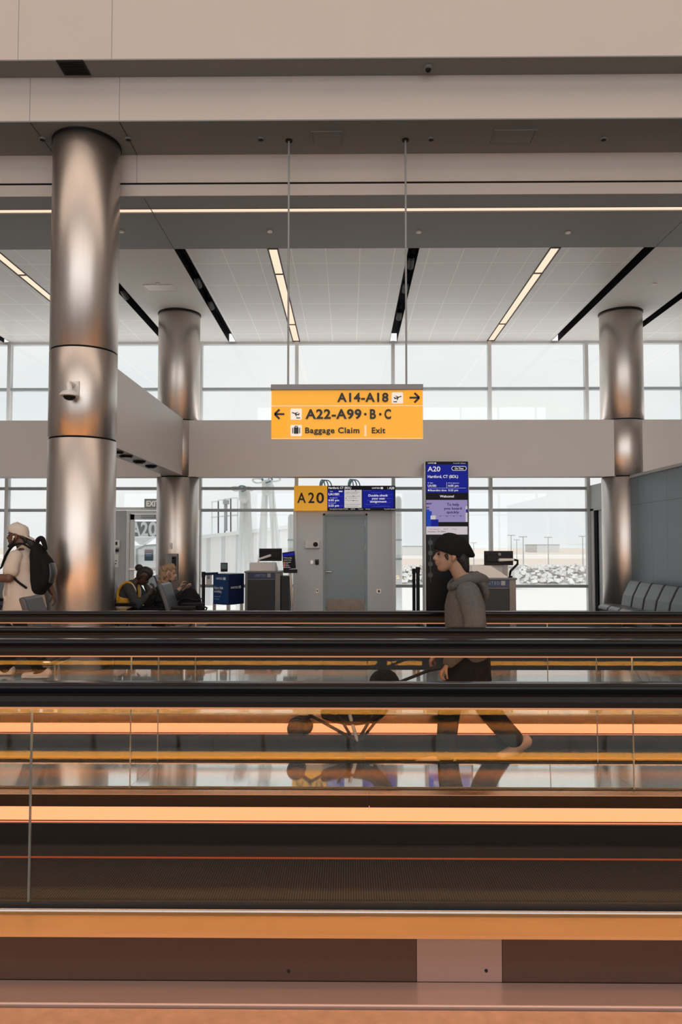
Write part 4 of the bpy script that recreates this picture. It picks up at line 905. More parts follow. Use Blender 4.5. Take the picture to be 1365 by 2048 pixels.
def monitor(lab, u0, v0, u1, v1, Y, base, arm, logo=False):
    a, b = at(u0, v1, Y), at(u1, v0, Y)
    t = thing('monitor', lab, 'monitor', ((a.x + b.x) / 2, Y, base), group=None)
    MB().box(a.x, b.x, Y, Y + 0.035, a.z, b.z).build('back_shell', 'black', t, bevel=0.006)
    MB().box(a.x + 0.03, b.x - 0.03, Y - 0.02, Y, a.z + 0.05, b.z - 0.06).build('rear_bulge', 'black', t, bevel=0.012)
    MB().box(a.x + 0.01, b.x - 0.01, Y + 0.035, Y + 0.037, a.z + 0.01, b.z - 0.01).build('screen', 'scr_black', t)
    P = [at(*q, Y - 0.06 - 0.02 * i) for i, q in enumerate(arm)]
    MB().tube([P[0] + Vector((0, 0.055, 0)), P[0]] + P[1:2], [0.022, 0.026, 0.02], 12).build('arm', 'white', t, 60)
    m = MB().tube(P[1:], 0.018, 12); m.tube([P[-1], (P[-1].x, Y - 0.04, base)], 0.018, 12); m.lathe([(0.05, 0), (0.05, 0.02)], (P[-1].x, Y - 0.04, base), 16)
    m.build('stand', 'black' if logo else 'white', t, 60)
    if logo:
        c = at(1000, 1108.4, Y - 0.024); m = MB(); n = 24
        ring = [[(c.x + r * math.cos(6.2832 * k / n), c.y - 0.002, c.z + r * math.sin(6.2832 * k / n)) for k in range(n)] for r in (0.018, 0.022)]
        m.rings(ring, False); put_text(m, 'DELL', c.x - 0.014, c.x + 0.014, c.z - 0.006, c.z + 0.006, c.y - 0.001); m.build('emblem', 'alu', t)
    return t
monitor('black monitor on a white arm above the left podium', 518.5, 1097, 564, 1122, 14.7, at(500, 1142.5, 14.4).z, [(541, 1111), (519, 1118), (517, 1124)])
monitor('black monitor turned away on the right podium, white arm reaching right', 969.5, 1102, 1027, 1130.5, 11.8, at(1000, 1155.7, 11.5).z, [(1000, 1120), (1029, 1119.5), (1036, 1121), (1036, 1128), (1022, 1142)], True)
# sign board on a pole
t = thing('boarding_sign', 'tilted black boarding notice on a pole right of the left podium', 'sign', (at(582, 1200, 14.0).x, 14.0, 0))
poly_px(MB(), [(564.8, 1105.5), (589.6, 1102), (592.2, 1136.5), (567, 1140)], 14.0, 0.02).build('board', 'scr_black', t)
poly_px(MB(), [(565.5, 1108), (589.2, 1104.6), (589.7, 1110), (566.2, 1113.5)], 13.996, 0.004).build('header', 'scr_blue', t)
m = MB()
px_text(m, 'Preboarding', 568, 1114.2, 584, 1117, 13.995, offset=0.01); px_text(m, 'starts here', 568, 1118.6, 583, 1121.2, 13.995, offset=0.01)
for k in range(4): px_box(m, 570.5, 1124 + k * 3.4, 582 - (k * 5) % 7, 1125.2 + k * 3.4, 13.995, 0.003)
m.build('lettering', 'txt_white', t)
m = MB()
for k in range(4): px_box(m, 568, 1124 + k * 3.4, 569.4, 1125.4 + k * 3.4, 13.995, 0.003)
m.build('marker', 'led_amber', t)
m = MB()
for u, ub in ((579.5, 585.5), (582, 588.5)): m.tube([at(u, 1140, 14.03), at(ub, 1243, 14.03) * 1.0], 0.014, 10)
m.build('pole', 'steel', t, 50); c = at(582, 1143, 13.97); MB().box(c.x - 0.14, c.x + 0.12, 13.95, 14.06, c.z - 0.03, c.z + 0.04).build('clamp', 'black', t, bevel=0.01)
MB().lathe([(0.19, 0), (0.19, 0.02), (0.04, 0.04)], (at(587, 1243, 14.03).x, 14.03, 0), 28).build('base', 'black', t, 40)

# blue cart with two printed faces
CY = 14.6
t = thing('service_cart', 'deep blue service cart on casters left of the left podium', 'cart', (at(458, 1200, CY).x, CY, 0))
A_, B_, D_ = at(426.5, 1145, CY + 0.10), at(457, 1148, CY - 0.14), at(489, 1143, CY + 0.22); zt_, zb_ = B_.z, at(457, 1209, CY).z
E_ = Vector((A_.x + D_.x - B_.x, A_.y + D_.y - B_.y, 0))
MB().prism([(A_.x, A_.y), (B_.x, B_.y), (D_.x, D_.y), (E_.x, E_.y)], 'Z', zb_, zt_).build('body', 'navy', t, bevel=0.01)
def on_face(P, Q, f0, f1, z0, z1, th=0.004):
    d = Vector((Q.x - P.x, Q.y - P.y, 0)); n = Vector((d.y, -d.x, 0)).normalized() * th; a = P + d * f0; b = P + d * f1; m = MB()
    return m.add([(a.x, a.y, z0), (b.x, b.y, z0), (b.x + n.x, b.y + n.y, z0), (a.x + n.x, a.y + n.y, z0), (a.x, a.y, z1), (b.x, b.y, z1), (b.x + n.x, b.y + n.y, z1), (a.x + n.x, a.y + n.y, z1)],
                 [(0, 1, 2, 3), (4, 7, 6, 5), (0, 4, 5, 1), (1, 5, 6, 2), (2, 6, 7, 3), (3, 7, 4, 0)])
on_face(A_, B_, 0.04, 0.96, zb_ + 0.02, zt_ - 0.02).build('printed_face', 'blue', t)
def face_text(s, P, Q, f0, f1, z0, z1, m, name='lettering', off=0.012):
    d = Vector((Q.x - P.x, Q.y - P.y, 0)); L = d.length; d.normalize(); n = Vector((d.y, -d.x, 0)); mb = MB(); vs, fs_ = glyphs(s, off, 1.0); a0, b0 = min(v[0] for v in vs), max(v[0] for v in vs)
    w = (f1 - f0) * L
    mb.add([tuple(P + d * (f0 * L + (v[0] - a0) / (b0 - a0) * w) + n * (0.006 + v[2] * 0.3) + Vector((0, 0, z0 - P.z + v[1] / CAP * (z1 - z0)))) for v in vs], fs_)
    return mb.build(name, m, t)
face_text('UNITED', A_, B_, 0.22, 0.62, zt_ - 0.115, zt_ - 0.075, 'txt_white'); face_text('Enjoy a little', A_, B_, 0.10, 0.68, zt_ - 0.30, zt_ - 0.25, 'txt_white'); face_text('something.', A_, B_, 0.10, 0.58, zt_ - 0.37, zt_ - 0.32, 'txt_white')
face_text('Help yourself', A_, B_, 0.10, 0.5, zt_ - 0.46, zt_ - 0.43, 'txt_blue'); face_text('to snacks', A_, B_, 0.10, 0.42, zt_ - 0.51, zt_ - 0.48, 'txt_blue'); face_text('UNITED', B_, D_, 0.14, 0.62, zt_ - 0.29, zt_ - 0.25, 'txt_white')
on_face(B_, D_, 0.66, 0.78, zt_ - 0.29, zt_ - 0.24, 0.006).build('emblem', 'txt_white', t); on_face(A_, B_, 0.68, 0.84, zt_ - 0.12, zt_ - 0.07, 0.010).build('emblem', 'txt_white', t)
P0, P1, P2, P3 = (A_ * 0.9 + E_ * 0.1), (B_ * 0.92 + E_ * 0.08), (D_ * 0.92 + A_ * 0.08), (E_ * 0.9 + B_ * 0.1)
for q in (P0, P1, P2, P3):
    MB().lathe([(0.02, -0.02), (0.055, -0.018), (0.055, 0.018), (0.02, 0.02)], (q.x, q.y, 0.055), 18, axis='X').build('caster', 'black', t, 40); MB().box(q.x - 0.03, q.x + 0.03, q.y - 0.02, q.y + 0.02, 0.09, zb_ + 0.01).build('caster_fork', 'steel', t)
t = thing('tablet_display', 'small dark tablet display standing on the blue cart', 'tablet', (at(448, 1143, CY).x, CY, zt_))
px_box(MB(), 441.5, 1125.5, 455.5, 1143.5, CY, 0.02).build('casing', 'black', t, bevel=0.004); px_box(MB(), 443, 1127.5, 454, 1138, CY - 0.003, 0.003).build('screen', mat('dim_screen', (0.08, 0.14, 0.17), 0.3), t)
# posts with belts
def post(lab, u, vt, Y, group='belt barrier posts'):
    p = at(u, vt, Y); t = thing('barrier_post', lab, 'barrier post', (p.x, Y, 0), group=group)
    MB().lathe([(0.032, 0.02), (0.032, p.z - 0.06)], (p.x, Y, 0), 20).build('post', 'dark', t, 50); MB().lathe([(0.038, p.z - 0.10), (0.038, p.z - 0.005), (0.03, p.z)], (p.x, Y, 0), 20).build('head', 'black', t, 50)
    MB().lathe([(0.15, 0), (0.15, 0.015), (0.05, 0.04), (0.033, 0.05)], (p.x, Y, 0), 28).build('base', 'black', t, 40); return t, p
t, p = post('black belt barrier post left of the blue cart', 407.5, 1143.5, 14.2)
q = at(432, 1146, 14.3); MB().add([(p.x, 14.2, p.z - 0.07), (q.x, 14.55, p.z - 0.07), (q.x, 14.55, p.z - 0.02), (p.x, 14.2, p.z - 0.02), (p.x, 14.204, p.z - 0.07), (q.x, 14.554, p.z - 0.07), (q.x, 14.554, p.z - 0.02), (p.x, 14.204, p.z - 0.02)], [(0, 1, 2, 3), (7, 6, 5, 4), (3, 2, 6, 7), (0, 4, 5, 1)]).build('belt', 'navy', t)
t2 = plate('notice_sheet', 'white notice sheet hanging beside the barrier post', 'notice', 412.5, 1150, 424, 1169, 14.42, 0.006, 'white', [('print', 415, 1153, 420, 1158, 'txt_blue')])
post('first of the two barrier posts between grey door and totem', 828.3, 1137, 14.6); post('second of the two barrier posts, nearer the totem', 836.3, 1134, 12.9)
# tray on the right of the door
# ------------------------------------------------------------------ glass exit door at left, behind the columns
DY = 16.25
x_ = lambda u: at(u, 1100, DY).x
structure(MB().box(EX[3], x_(251.5), DY, DY + 0.15, 0, at(240, 1021, DY).z).build('wall_exit', 'wall_grey'), 'grey wall panel left of the glass exit door', 'wall')
d2 = MB(); zt2 = at(280, 1021, DY).z; xl, xr = x_(252), EX[4] - 0.12; fw = 0.07
d2.box(xl, xl + fw, DY, DY + 0.12, 0, zt2); d2.box(xr - fw, xr, DY, DY + 0.12, 0, zt2); d2.box(xl + fw, xr - fw, DY, DY + 0.12, zt2 - fw, zt2)
d2 = structure(d2.build('door_2', 'alu'), 'glass exit door in an aluminium frame behind the rear left column', 'door')
m = MB(); a0, a1 = xl + fw + 0.01, xr - fw - 0.01; m.box(a0, a0 + 0.09, DY + 0.03, DY + 0.08, 0.02, zt2 - fw - 0.01); m.box(a1 - 0.09, a1, DY + 0.03, DY + 0.08, 0.02, zt2 - fw - 0.01); m.box(a0, a1, DY + 0.03, DY + 0.08, zt2 - fw - 0.13, zt2 - fw - 0.01); m.box(a0, a1, DY + 0.03, DY + 0.08, 0.02, 0.25); m.build('leaf_frame', 'alu', d2)
MB().box(a0 + 0.09, a1 - 0.09, DY + 0.05, DY + 0.06, 0.25, zt2 - fw - 0.13).build('pane', 'pane', d2)
z_ = at(280, 1138, DY).z; MB().box(a0, a1, DY - 0.03, DY, z_ - 0.03, z_ + 0.03).build('push_bar', 'steel', d2, bevel=0.008)
MB().box(a0 + 0.25, a0 + 0.55, DY - 0.02, DY + 0.03, zt2 - fw - 0.09, zt2 - fw - 0.02).build('door_closer', 'alu_dark', d2, bevel=0.005)
plate('intercom', 'white intercom box with a dark lens beside the glass exit door', 'intercom', 229.5, 1080.5, 239.5, 1095.5, DY, 0.06, 'white', [('lens', 230.5, 1083.5, 234.8, 1090, 'black')])
plate('keypad', 'small black keypad below the intercom box', 'keypad', 229.5, 1098, 237, 1103.5, DY, 0.03, 'black')
plate('alarm_plate', 'pale alarm plate under the black keypad', 'plate', 228, 1108.5, 237.5, 1135, DY, 0.02, 'white', [('mark', 230, 1121, 234, 1122.5, 'dark'), ('button', 230.5, 1126, 232.5, 1128.5, 'dark')])
t = plate('exit_sign', 'grey exit sign hung above the glass door', 'sign', 288.5, 997.5, 322, 1015.5, 16.34, 0.06, 'wall_grey')
m = MB(); px_text(m, 'EXIT', 293, 1002, 319, 1012.5, 16.275, offset=0.02); m.build('lettering', 'sign_white', t)
# seen through the exit door: gate board, awning, poster, folded bridge wall
t = plate('gate_board', 'dark outdoor board with big white A20 beyond the glass door', 'sign', 258, 1043, 322, 1073, 19.0, 0.08, 'podium')
m = MB(); px_text(m, 'A', 262.4, 1045.5, 282, 1071.5, 18.915, offset=0.03); px_text(m, '2', 281.5, 1045, 296.5, 1071.5, 18.915, offset=0.03); px_text(m, '0', 297, 1045, 315, 1071.5, 18.915, offset=0.03); m.build('lettering', 'jet', t)
t = thing('boarding_awning', 'white folded awning under the outdoor gate board', 'awning', (at(290, 1080, 18.6).x, 18.6, at(290, 1090, 18.6).z))
poly_px(MB(), [(258, 1074), (322, 1074), (322, 1076), (305, 1076), (284, 1090), (281, 1090), (264, 1077), (258, 1079)], 18.6, 0.3).build('flap', 'jet', t)
poly_px(MB(), [(264, 1077), (304, 1077), (284, 1089)], 18.72, 0.04).build('gusset', 'hangar', t)
m = MB(); px_box(m, 256, 1091, 325, 1145, 18.9, 0.05); tag(m.build('bridge_wall', 'jet'), 'white bridge wall behind the glass exit door', 'wall panel', kind='structure')
m = MB(); m.tube([at(274, 1140, 18.8), at(274, 1098, 18.8), at(282, 1096, 18.8), at(290, 1092, 18.8), at(322, 1090, 18.8)], 0.03, 8); tag(m.build('conduit', 'pole_grey', None, 50), 'grey conduit bent around the bridge wall beyond the exit door', 'conduit')
t = plate('safety_poster', 'dark poster with a red heading seen through the exit door', 'poster', 289, 1100, 306.5, 1121.5, 18.9, 0.02, mat('poster_navy', (0.02, 0.045, 0.065), 0.5), [('heading', 289.3, 1100.3, 306.2, 1103.5, mat('poster_red', (0.20, 0.035, 0.035), 0.5)), ('print', 292, 1107, 303, 1108, 'txt_blue'), ('print', 292, 1111, 303, 1112, 'txt_blue')])

# ------------------------------------------------------------------ things fixed to the columns
CPY = 8.776
t = thing('security_camera', 'pale security dome camera bracketed to the big column', 'camera', at(147, 790, CPY))
px_box(MB(), 138.5, 762, 158, 793, CPY - 0.016, 0.03).build('mounting_plate', 'white', t, bevel=0.003)
a, b = at(146, 770, CPY - 0.02), at(139, 783, CPY - 0.16)
MB().limb([a, a + Vector((-0.01, -0.10, -0.005)), b + Vector((0, 0, 0.05)), b], [0.032, 0.03, 0.034, 0.04], 14).build('arm', 'white', t, 180)
c = at(139, 789, CPY - 0.16); MB().lathe([(0.05, 0.045), (0.085, 0.03), (0.112, 0.0), (0.112, -0.018), (0.09, -0.022)], c, 32).build('housing', 'white', t, 40); MB().ball((c.x, c.y, c.z - 0.02), 0.072, 0.072, 0.05).build('dome', 'black', t, 180)
plate('wall_switch', 'small pale plate on the rear left column above the cabinet', 'plate', 337.5, 1086, 344.5, 1098, 13.99, 0.016, 'white', [('toggle', 339.6, 1089.5, 342, 1094.5, 'wall_grey')])
t = plate('hose_cabinet', 'dark cabinet standing against the rear left column', 'cabinet', 329.5, 1107.5, 355.5, 1160, 13.98, 0.09, 'podium_frame', [('window', 343.5, 1113, 353, 1156, 'black'), ('handle', 344.8, 1115.5, 349, 1118, 'chrome')])
# ------------------------------------------------------------------ tandem seating
def bench(lab, loc, rz, n, pitch=0.56, top=0.93, arms=True, group='tandem seats', ends=True):
    t = thing('seat_row', lab, 'seats', loc, rz, group)
    L = n * pitch
    MB().box(0.10, 0.18, -0.02, L + 0.02, 0.30, 0.36).build('beam', 'chrome', t, local=True, bevel=0.01)
    for y in ([L * 0.15, L * 0.85] if n > 1 else [L * 0.5]):
        m = MB(); m.tube([(0.14, y, 0.30), (0.14, y, 0.05)], 0.03, 12); m.limb([(-0.16, y, 0.03), (0.1, y, 0.05), (0.42, y, 0.03)], [0.03, 0.03, 0.03], 10); m.build('leg', 'chrome', t, local=True, smooth=60)
    sl = (0.93 - 0.47) and 0.34
    for k in range(n):
        y0, y1 = k * pitch + 0.035, (k + 1) * pitch - 0.035
        s = MB().prism([(0.0, 0.40), (0.03, 0.385), (0.42, 0.405), (0.47, 0.425), (0.475, 0.46), (0.43, 0.475), (0.06, 0.455), (0.0, 0.44)], 'Y', y0, y1)
        s.build('seat_pad', 'leather', t, local=True, bevel=0.016, seg=3)
        h = top - 0.44; bx = -h * 0.30
        b = MB().prism([(0.0, 0.43), (0.055, 0.44), (bx * 0.5 + 0.065, 0.44 + h * 0.5), (bx + 0.06, top - 0.03), (bx + 0.03, top), (bx - 0.015, top - 0.015), (bx * 0.5 - 0.005, 0.44 + h * 0.5)], 'Y', y0, y1)
        b.build('backrest', 'leather', t, local=True, bevel=0.018, seg=3)
    if arms:
        for k in range(n + 1):
            y = k * pitch; m = MB()
            m.tube([(0.14, y, 0.33), (0.02, y, 0.50), (-0.02, y, 0.62), (0.04, y, 0.665), (0.30, y, 0.665), (0.38, y, 0.63), (0.34, y, 0.54), (0.2, y, 0.36)], 0.014, 10)
            a = m.build('armrest', 'dark', t, local=True, smooth=60)
            MB().box(0.02, 0.34, y - 0.026, y + 0.026, 0.672, 0.70).build('arm_pad', 'black', a, local=True, bevel=0.01)
    return t
def lounge_row(lab, loc, rz, n, pitch, top):
    t = thing('seat_row', lab, 'seats', loc, rz)
    MB().box(0.12, 0.22, 0.0, n * pitch, 0.24, 0.30).build('beam', 'dark', t, local=True, bevel=0.01)
    for y in (0.3, n * pitch / 2, n * pitch - 0.3):
        m = MB(); m.box(0.14, 0.20, y - 0.03, y + 0.03, 0.03, 0.25); m.box(-0.12, 0.44, y - 0.035, y + 0.035, 0.0, 0.03); m.build('leg', 'chrome', t, local=True, bevel=0.008)
    for k in range(n):
        y0, y1 = k * pitch + 0.012, (k + 1) * pitch - 0.012; h = top - 0.40
        MB().prism([(0.03, 0.30), (0.44, 0.30), (0.50, 0.315), (0.525, 0.36), (0.515, 0.41), (0.46, 0.445), (0.30, 0.45), (0.05, 0.42)], 'Y', y0, y1).build('seat_pad', 'leather', t, local=True, bevel=0.022, seg=3)
        back = [(0.02, 0.38), (0.115, 0.40), (0.075, 0.40 + h * 0.45), (-0.02, top - 0.06), (-0.055, top - 0.005), (-0.10, top), (-0.13, top - 0.04), (-0.09, 0.40 + h * 0.4)]
        MB().prism(back, 'Y', y0 + 0.01, y1 - 0.01).build('backrest', 'leather', t, local=True, bevel=0.02, seg=3)
        for ya in (y0 - 0.004, y1 - 0.008):
            MB().prism([(p[0] * 0.97 - 0.004, p[1] * 0.985) for p in back], 'Y', ya, ya + 0.012).build('side_panel', 'black', t, local=True)
            MB().prism([(0.06, 0.31), (0.43, 0.31), (0.49, 0.33), (0.505, 0.40), (0.45, 0.435), (0.08, 0.425)], 'Y', ya, ya + 0.012).build('side_panel', 'black', t, local=True)
    return t
lounge_row('long row of black seats along the blue grey wall at right', (5.02, 13.45, 0), math.pi, 6, 0.50, 0.865)
bench('single black seat with a slanted back in front of the big column', (-3.10, 7.30, 0), 0, 1, 0.5, 0.985, arms=False, group=None)
bench('black seat under the person in the yellow vest', (-3.28, 10.25, 0), 0, 1, 0.58, 0.99, group=None)
bench('row of black seats under the curly blonde person', (-2.87, 10.86, 0), 0, 2, 0.58, 1.03, group=None)
bench('black seat seen edge on between the yellow vest and the black bag', (-2.34, 9.70, 0), 0, 1, 0.58, 1.0, group=None)
bench('row of black seats behind the person in the white cap at left edge', (-5.35, 10.6, 0), 0, 3, 0.58, 0.98, group=None)

# ------------------------------------------------------------------ people
def head_mb(mb, c, s=1.0, tilt=0.0, nose=1.0, chin=0.0):
    """a head whose chin-bottom ear-line point is c, facing +x; tilt > 0 looks down"""
    ct, st = math.cos(tilt), math.sin(tilt)
    def W(p):
        x, y, z = p[0] * s, p[1] * s, (p[2] - 0.10) * s
        return Vector((c[0] + x * ct + z * st, c[1] + y, c[2] + 0.10 * s - x * st + z * ct))
    S = [(-0.004, .080, .045, .020), (0.008, .096, .020, .034), (0.022, .101, -.01, .045), (0.038, .097, -.035, .054), (0.050, .0985, -.045, .059), (0.060, .104, -.055, .062), (0.067, .0985, -.06, .064),
         (0.074, .102, -.065, .066), (0.086, .097, -.08, .069), (0.105, .092, -.09, .072), (0.122, .0885, -.096, .074), (0.132, .094, -.10, .0755), (0.145, .0985, -.103, .077), (0.165, .097, -.104, .078), (0.19, .086, -.098, .074), (0.212, .062, -.08, .060), (0.228, .028, -.05, .038), (0.235, .0, -.02, .012)]
    n = 24; rg = []
    for z, f, b, w in S:
        cx, hx = (f + b) / 2, (f - b) / 2; ring = []
        for k in range(n):
            a = 2 * math.pi * k / n; ca, sa = math.cos(a), math.sin(a)
            e = 0.85 if ca > 0 else 1.0
            ring.append(W((cx + hx * math.copysign(abs(ca) ** e, ca), w * math.copysign(abs(sa) ** 0.95, sa), z)))
        rg.append(ring)
    mb.rings(rg)
    mb.limb([W((.090, 0, .128)), W((.104, 0, .108)), W((.112 + .006 * nose, 0, .090))], [(.010 * s, .010 * s), (.012 * s, .012 * s), (.015 * s, .012 * s)], 10, 3)
    for y in (-.014, .014): mb.ball(W((.103, y, .084)), .011 * s, n=8, m=6)
    mb.limb([W((.098, -.02, .0615)), W((.107, 0, .063)), W((.098, .02, .0615))], [.007 * s, .009 * s, .007 * s], 8, 3, side=(0, 0, 1))
    mb.limb([W((.097, -.017, .049)), W((.1045, 0, .0495)), W((.097, .017, .049))], [.007 * s, .009 * s, .007 * s], 8, 3, side=(0, 0, 1))
    for y in (-1, 1):
        mb.limb([W((-.004, y * .074, .070)), W((-.012, y * .082, .092)), W((-.012, y * .084, .118)), W((.0, y * .078, .132))], [(.007 * s, .010 * s), (.008 * s, .015 * s), (.008 * s, .017 * s), (.007 * s, .012 * s)], 10, 3)
    return W
def hand_mb(mb, wrist, d, palm_n, curl=0.7, s=1.0, thumb=1):
    """palm, four unequal bent fingers and a thumb leaving the side of the palm"""
    w = Vector(wrist); d = Vector(d).normalized(); n = Vector(palm_n); n = (n - d * n.dot(d)).normalized(); sd = d.cross(n)
    mb.limb([w - d * 0.03 * s, w + d * 0.02 * s, w + d * 0.06 * s, w + d * 0.085 * s], [(0.026 * s, 0.021 * s), (0.032 * s, 0.016 * s), (0.042 * s, 0.015 * s), (0.040 * s, 0.012 * s)], 12, 3, side=sd)
    for i, (o, L) in enumerate(((-0.033, 0.070), (-0.011, 0.080), (0.011, 0.074), (0.033, 0.058))):
        p = w + d * 0.080 * s + sd * o * s; pts = [p]; a = 0.15
        for j, fr in enumerate((0.42, 0.33, 0.25)):
            a += curl * (0.55 + 0.25 * j); p = p + (d * math.cos(a) + n * math.sin(a)) * L * fr * s; pts.append(p)
        mb.limb(pts, [0.0092 * s, 0.0088 * s, 0.0082 * s, 0.007 * s], 10, 3, side=sd)
    p = w + d * 0.022 * s - sd * 0.030 * s * thumb
    mb.limb([p, p + (d * 0.6 - sd * 0.55 * thumb + n * 0.35) * 0.035 * s, p + (d * 1.25 - sd * 0.62 * thumb + n * 0.95) * 0.038 * s, p + (d * 1.7 - sd * 0.35 * thumb + n * 1.6) * 0.036 * s], [0.013 * s, 0.011 * s, 0.010 * s, 0.008 * s], 10, 3, side=n)
def small(parent, name, m, fn, smooth=180):
    mb = MB(); fn(mb); return mb.build(name, m, parent, smooth=smooth, local=True)
def face_bits(parent, W, s, brow='hair'):
    for y in (-1, 1):
        small(parent, 'eye', 'scr_white' if False else 'black', lambda mb: mb.ball(W((.0885, y * .031, .120)), .008 * s, .011 * s, .006 * s, 10, 8))
        small(parent, 'eyebrow', brow, lambda mb: mb.limb([W((.097, y * .015, .137)), W((.0965, y * .032, .142)), W((.084, y * .050, .137))], [.004 * s, .005 * s, .003 * s], 8, 3))

# --- person on the far walkway, walking left
px0 = at(925, 1300, 5.15).x
YTH = thing('person', 'person in grey hoodie and black knit hat walking left on far walkway, pushing a stroller', 'person', (px0, 5.15, 0), math.pi)
b = MB(); W = head_mb(b, (0.075, 0, 1.325), 0.98, 0.06)
b.limb([(-0.03, 0, 1.22), (0.01, 0, 1.30), (0.045, 0, 1.375)], [(0.062, 0.066), (0.052, 0.056), (0.052, 0.056)], 14)
b.limb([(-0.055, 0, 0.70), (-0.05, 0, 0.85), (-0.03, 0, 0.98), (-0.02, 0, 1.12), (-0.025, 0, 1.21)], [(0.15, 0.10), (0.135, 0.09), (0.13, 0.085), (0.15, 0.10), (0.11, 0.07)], 16)
ARM = {}
for y, (sh, el, wr) in {1: ((-0.02, 0.165, 1.175), (-0.045, 0.225, 0.915), (0.125, 0.19, 0.715)), -1: ((-0.02, -0.165, 1.175), (-0.02, -0.225, 0.915), (0.15, -0.19, 0.73))}.items():
    b.limb([sh, ((sh[0] + el[0]) / 2 - 0.01, (sh[1] + el[1]) / 2, (sh[2] + el[2]) / 2), el], [0.05, 0.044, 0.036], 12); b.limb([el, ((el[0] + wr[0]) / 2, (el[1] + wr[1]) / 2, (el[2] + wr[2]) / 2), wr], [0.036, 0.034, 0.024], 12)
    hand_mb(b, wr, (0.62, 0, -0.78), (-0.78, 0, -0.62), 0.85, 0.92, thumb=-1 if y > 0 else 1)
    ARM[y] = (sh, el, wr)
LEG = {1: [(-0.02, 0.085, 0.76), (0.085, 0.09, 0.42), (0.135, 0.09, 0.09)], -1: [(-0.085, -0.085, 0.76), (-0.165, -0.09, 0.40), (-0.395, -0.09, 0.125)]}
for y, L in LEG.items():
    b.limb(L, [0.075, 0.05, 0.036], 14)
b.limb([(0.12, 0.09, 0.07), (0.19, 0.095, 0.045), (0.29, 0.10, 0.03)], [(0.036, 0.042), (0.042, 0.032), (0.036, 0.02)], 12); b.limb([(-0.42, -0.09, 0.125), (-0.38, -0.09, 0.075), (-0.29, -0.09, 0.03)], [(0.034, 0.036), (0.04, 0.03), (0.036, 0.02)], 12)
body(b, 'body', 'skin_tan', YTH, 0.0065, 3)
face_bits(YTH, W, 0.98)
# beanie: a dome tipped back, with a slouched point
b = MB(); tl = 0.36; c0 = Vector((0.082, 0, 1.458)); ax = Vector((-math.sin(tl), 0, math.cos(tl))); fx = Vector((math.cos(tl), 0, math.sin(tl)))
rg = []
for h, rx, ry in ((-0.024, .110, .091), (-0.018, .114, .095), (0.0, .116, .097), (0.04, .113, .094), (0.075, .100, .084), (0.10, .080, .066), (0.118, .052, .044), (0.126, .02, .018)):
    rg.append([c0 + ax * h + fx * (rx * math.cos(6.2832 * k / 28)) + Vector((0, ry * math.sin(6.2832 * k / 28), 0)) for k in range(28)])
b.rings(rg); b.limb([(0.03, 0, 1.50), (-0.025, 0, 1.462), (-0.075, 0, 1.43)], [(0.082, 0.075), (0.06, 0.055), (0.024, 0.02)], 14)
body(b, 'knit_hat', 'beanie', YTH, 0.006, 3)
b = MB(); b.limb([(0.035, 0, 1.45), (-0.005, 0, 1.39), (-0.025, 0, 1.325)], [(0.078, 0.06), (0.068, 0.045), (0.045, 0.03)], 14); b.limb([(0.115, 0.068, 1.43), (0.105, 0.07, 1.40)], [(0.012, 0.016), (0.006, 0.008)], 8); b.limb([(0.115, -0.068, 1.43), (0.105, -0.07, 1.40)], [(0.012, 0.016), (0.006, 0.008)], 8)
body(b, 'hair', 'hair', YTH, 0.006, 2)
b = MB(); b.limb([(-0.055, 0, 0.765), (-0.045, 0, 0.83), (-0.025, 0, 0.95), (-0.02, 0, 1.08), (-0.02, 0, 1.17), (-0.02, 0, 1.225)], [(0.185, 0.130), (0.182, 0.135), (0.18, 0.142), (0.185, 0.138), (0.165, 0.115), (0.085, 0.075)], 22, 6)
for y, (sh, el, wr) in ARM.items():
    b.limb([(sh[0], sh[1] * 0.8, sh[2] + 0.005), ((sh[0] + el[0]) / 2 - 0.015, (sh[1] + el[1]) / 2 + 0.008 * y, (sh[2] + el[2]) / 2), (el[0] - 0.01, el[1], el[2] - 0.01)], [(0.078, 0.085), (0.07, 0.078), (0.062, 0.068)], 16)
    b.limb([(el[0] - 0.01, el[1], el[2] - 0.01), ((el[0] + wr[0]) / 2, (el[1] + wr[1]) / 2, (el[2] + wr[2]) / 2 - 0.005), (wr[0] - 0.01, wr[1], wr[2] + 0.01)], [0.066, 0.056, 0.044], 16)
for k, (z, w) in enumerate(((0.87, 0.010), (0.98, 0.009))): b.limb([(-0.10, 0.245, z - 0.02), (-0.04, 0.265, z), (0.02, 0.25, z - 0.015)], [w, w, w], 8)
H = body(b, 'hoodie', 'hoodie', YTH, 0.0075, 4)
b = MB(); ring = []
for k in range(9):
    a = math.pi * (k / 8 * 1.72 + 0.14); ring.append((-0.028 + 0.100 * math.cos(a), 0.105 * math.sin(a), 1.225 + 0.030 * -math.cos(a)))
ring = [(0.075, 0.035, 1.20), (0.055, 0.085, 1.225), (-0.01, 0.112, 1.262), (-0.09, 0.095, 1.275), (-0.135, 0.045, 1.262), (-0.15, 0, 1.255), (-0.135, -0.045, 1.262), (-0.09, -0.095, 1.275), (-0.01, -0.112, 1.262), (0.055, -0.085, 1.225), (0.075, -0.035, 1.20)]
b.limb(ring, [0.022, 0.030, 0.038, 0.042, 0.040, 0.040, 0.040, 0.042, 0.038, 0.030, 0.022], 12, 5, side=(0, 0, 1))
b.limb([(-0.05, 0, 1.27), (-0.125, 0, 1.235), (-0.155, 0, 1.17), (-0.15, 0, 1.125)], [(0.085, 0.035), (0.11, 0.036), (0.085, 0.034), (0.04, 0.022)], 16, 5)
b.limb([(-0.10, 0.03, 1.30), (-0.145, 0.02, 1.25), (-0.16, 0, 1.19)], [0.024, 0.026, 0.018], 10)
body(b, 'hood', 'hoodie', H, 0.007, 3)
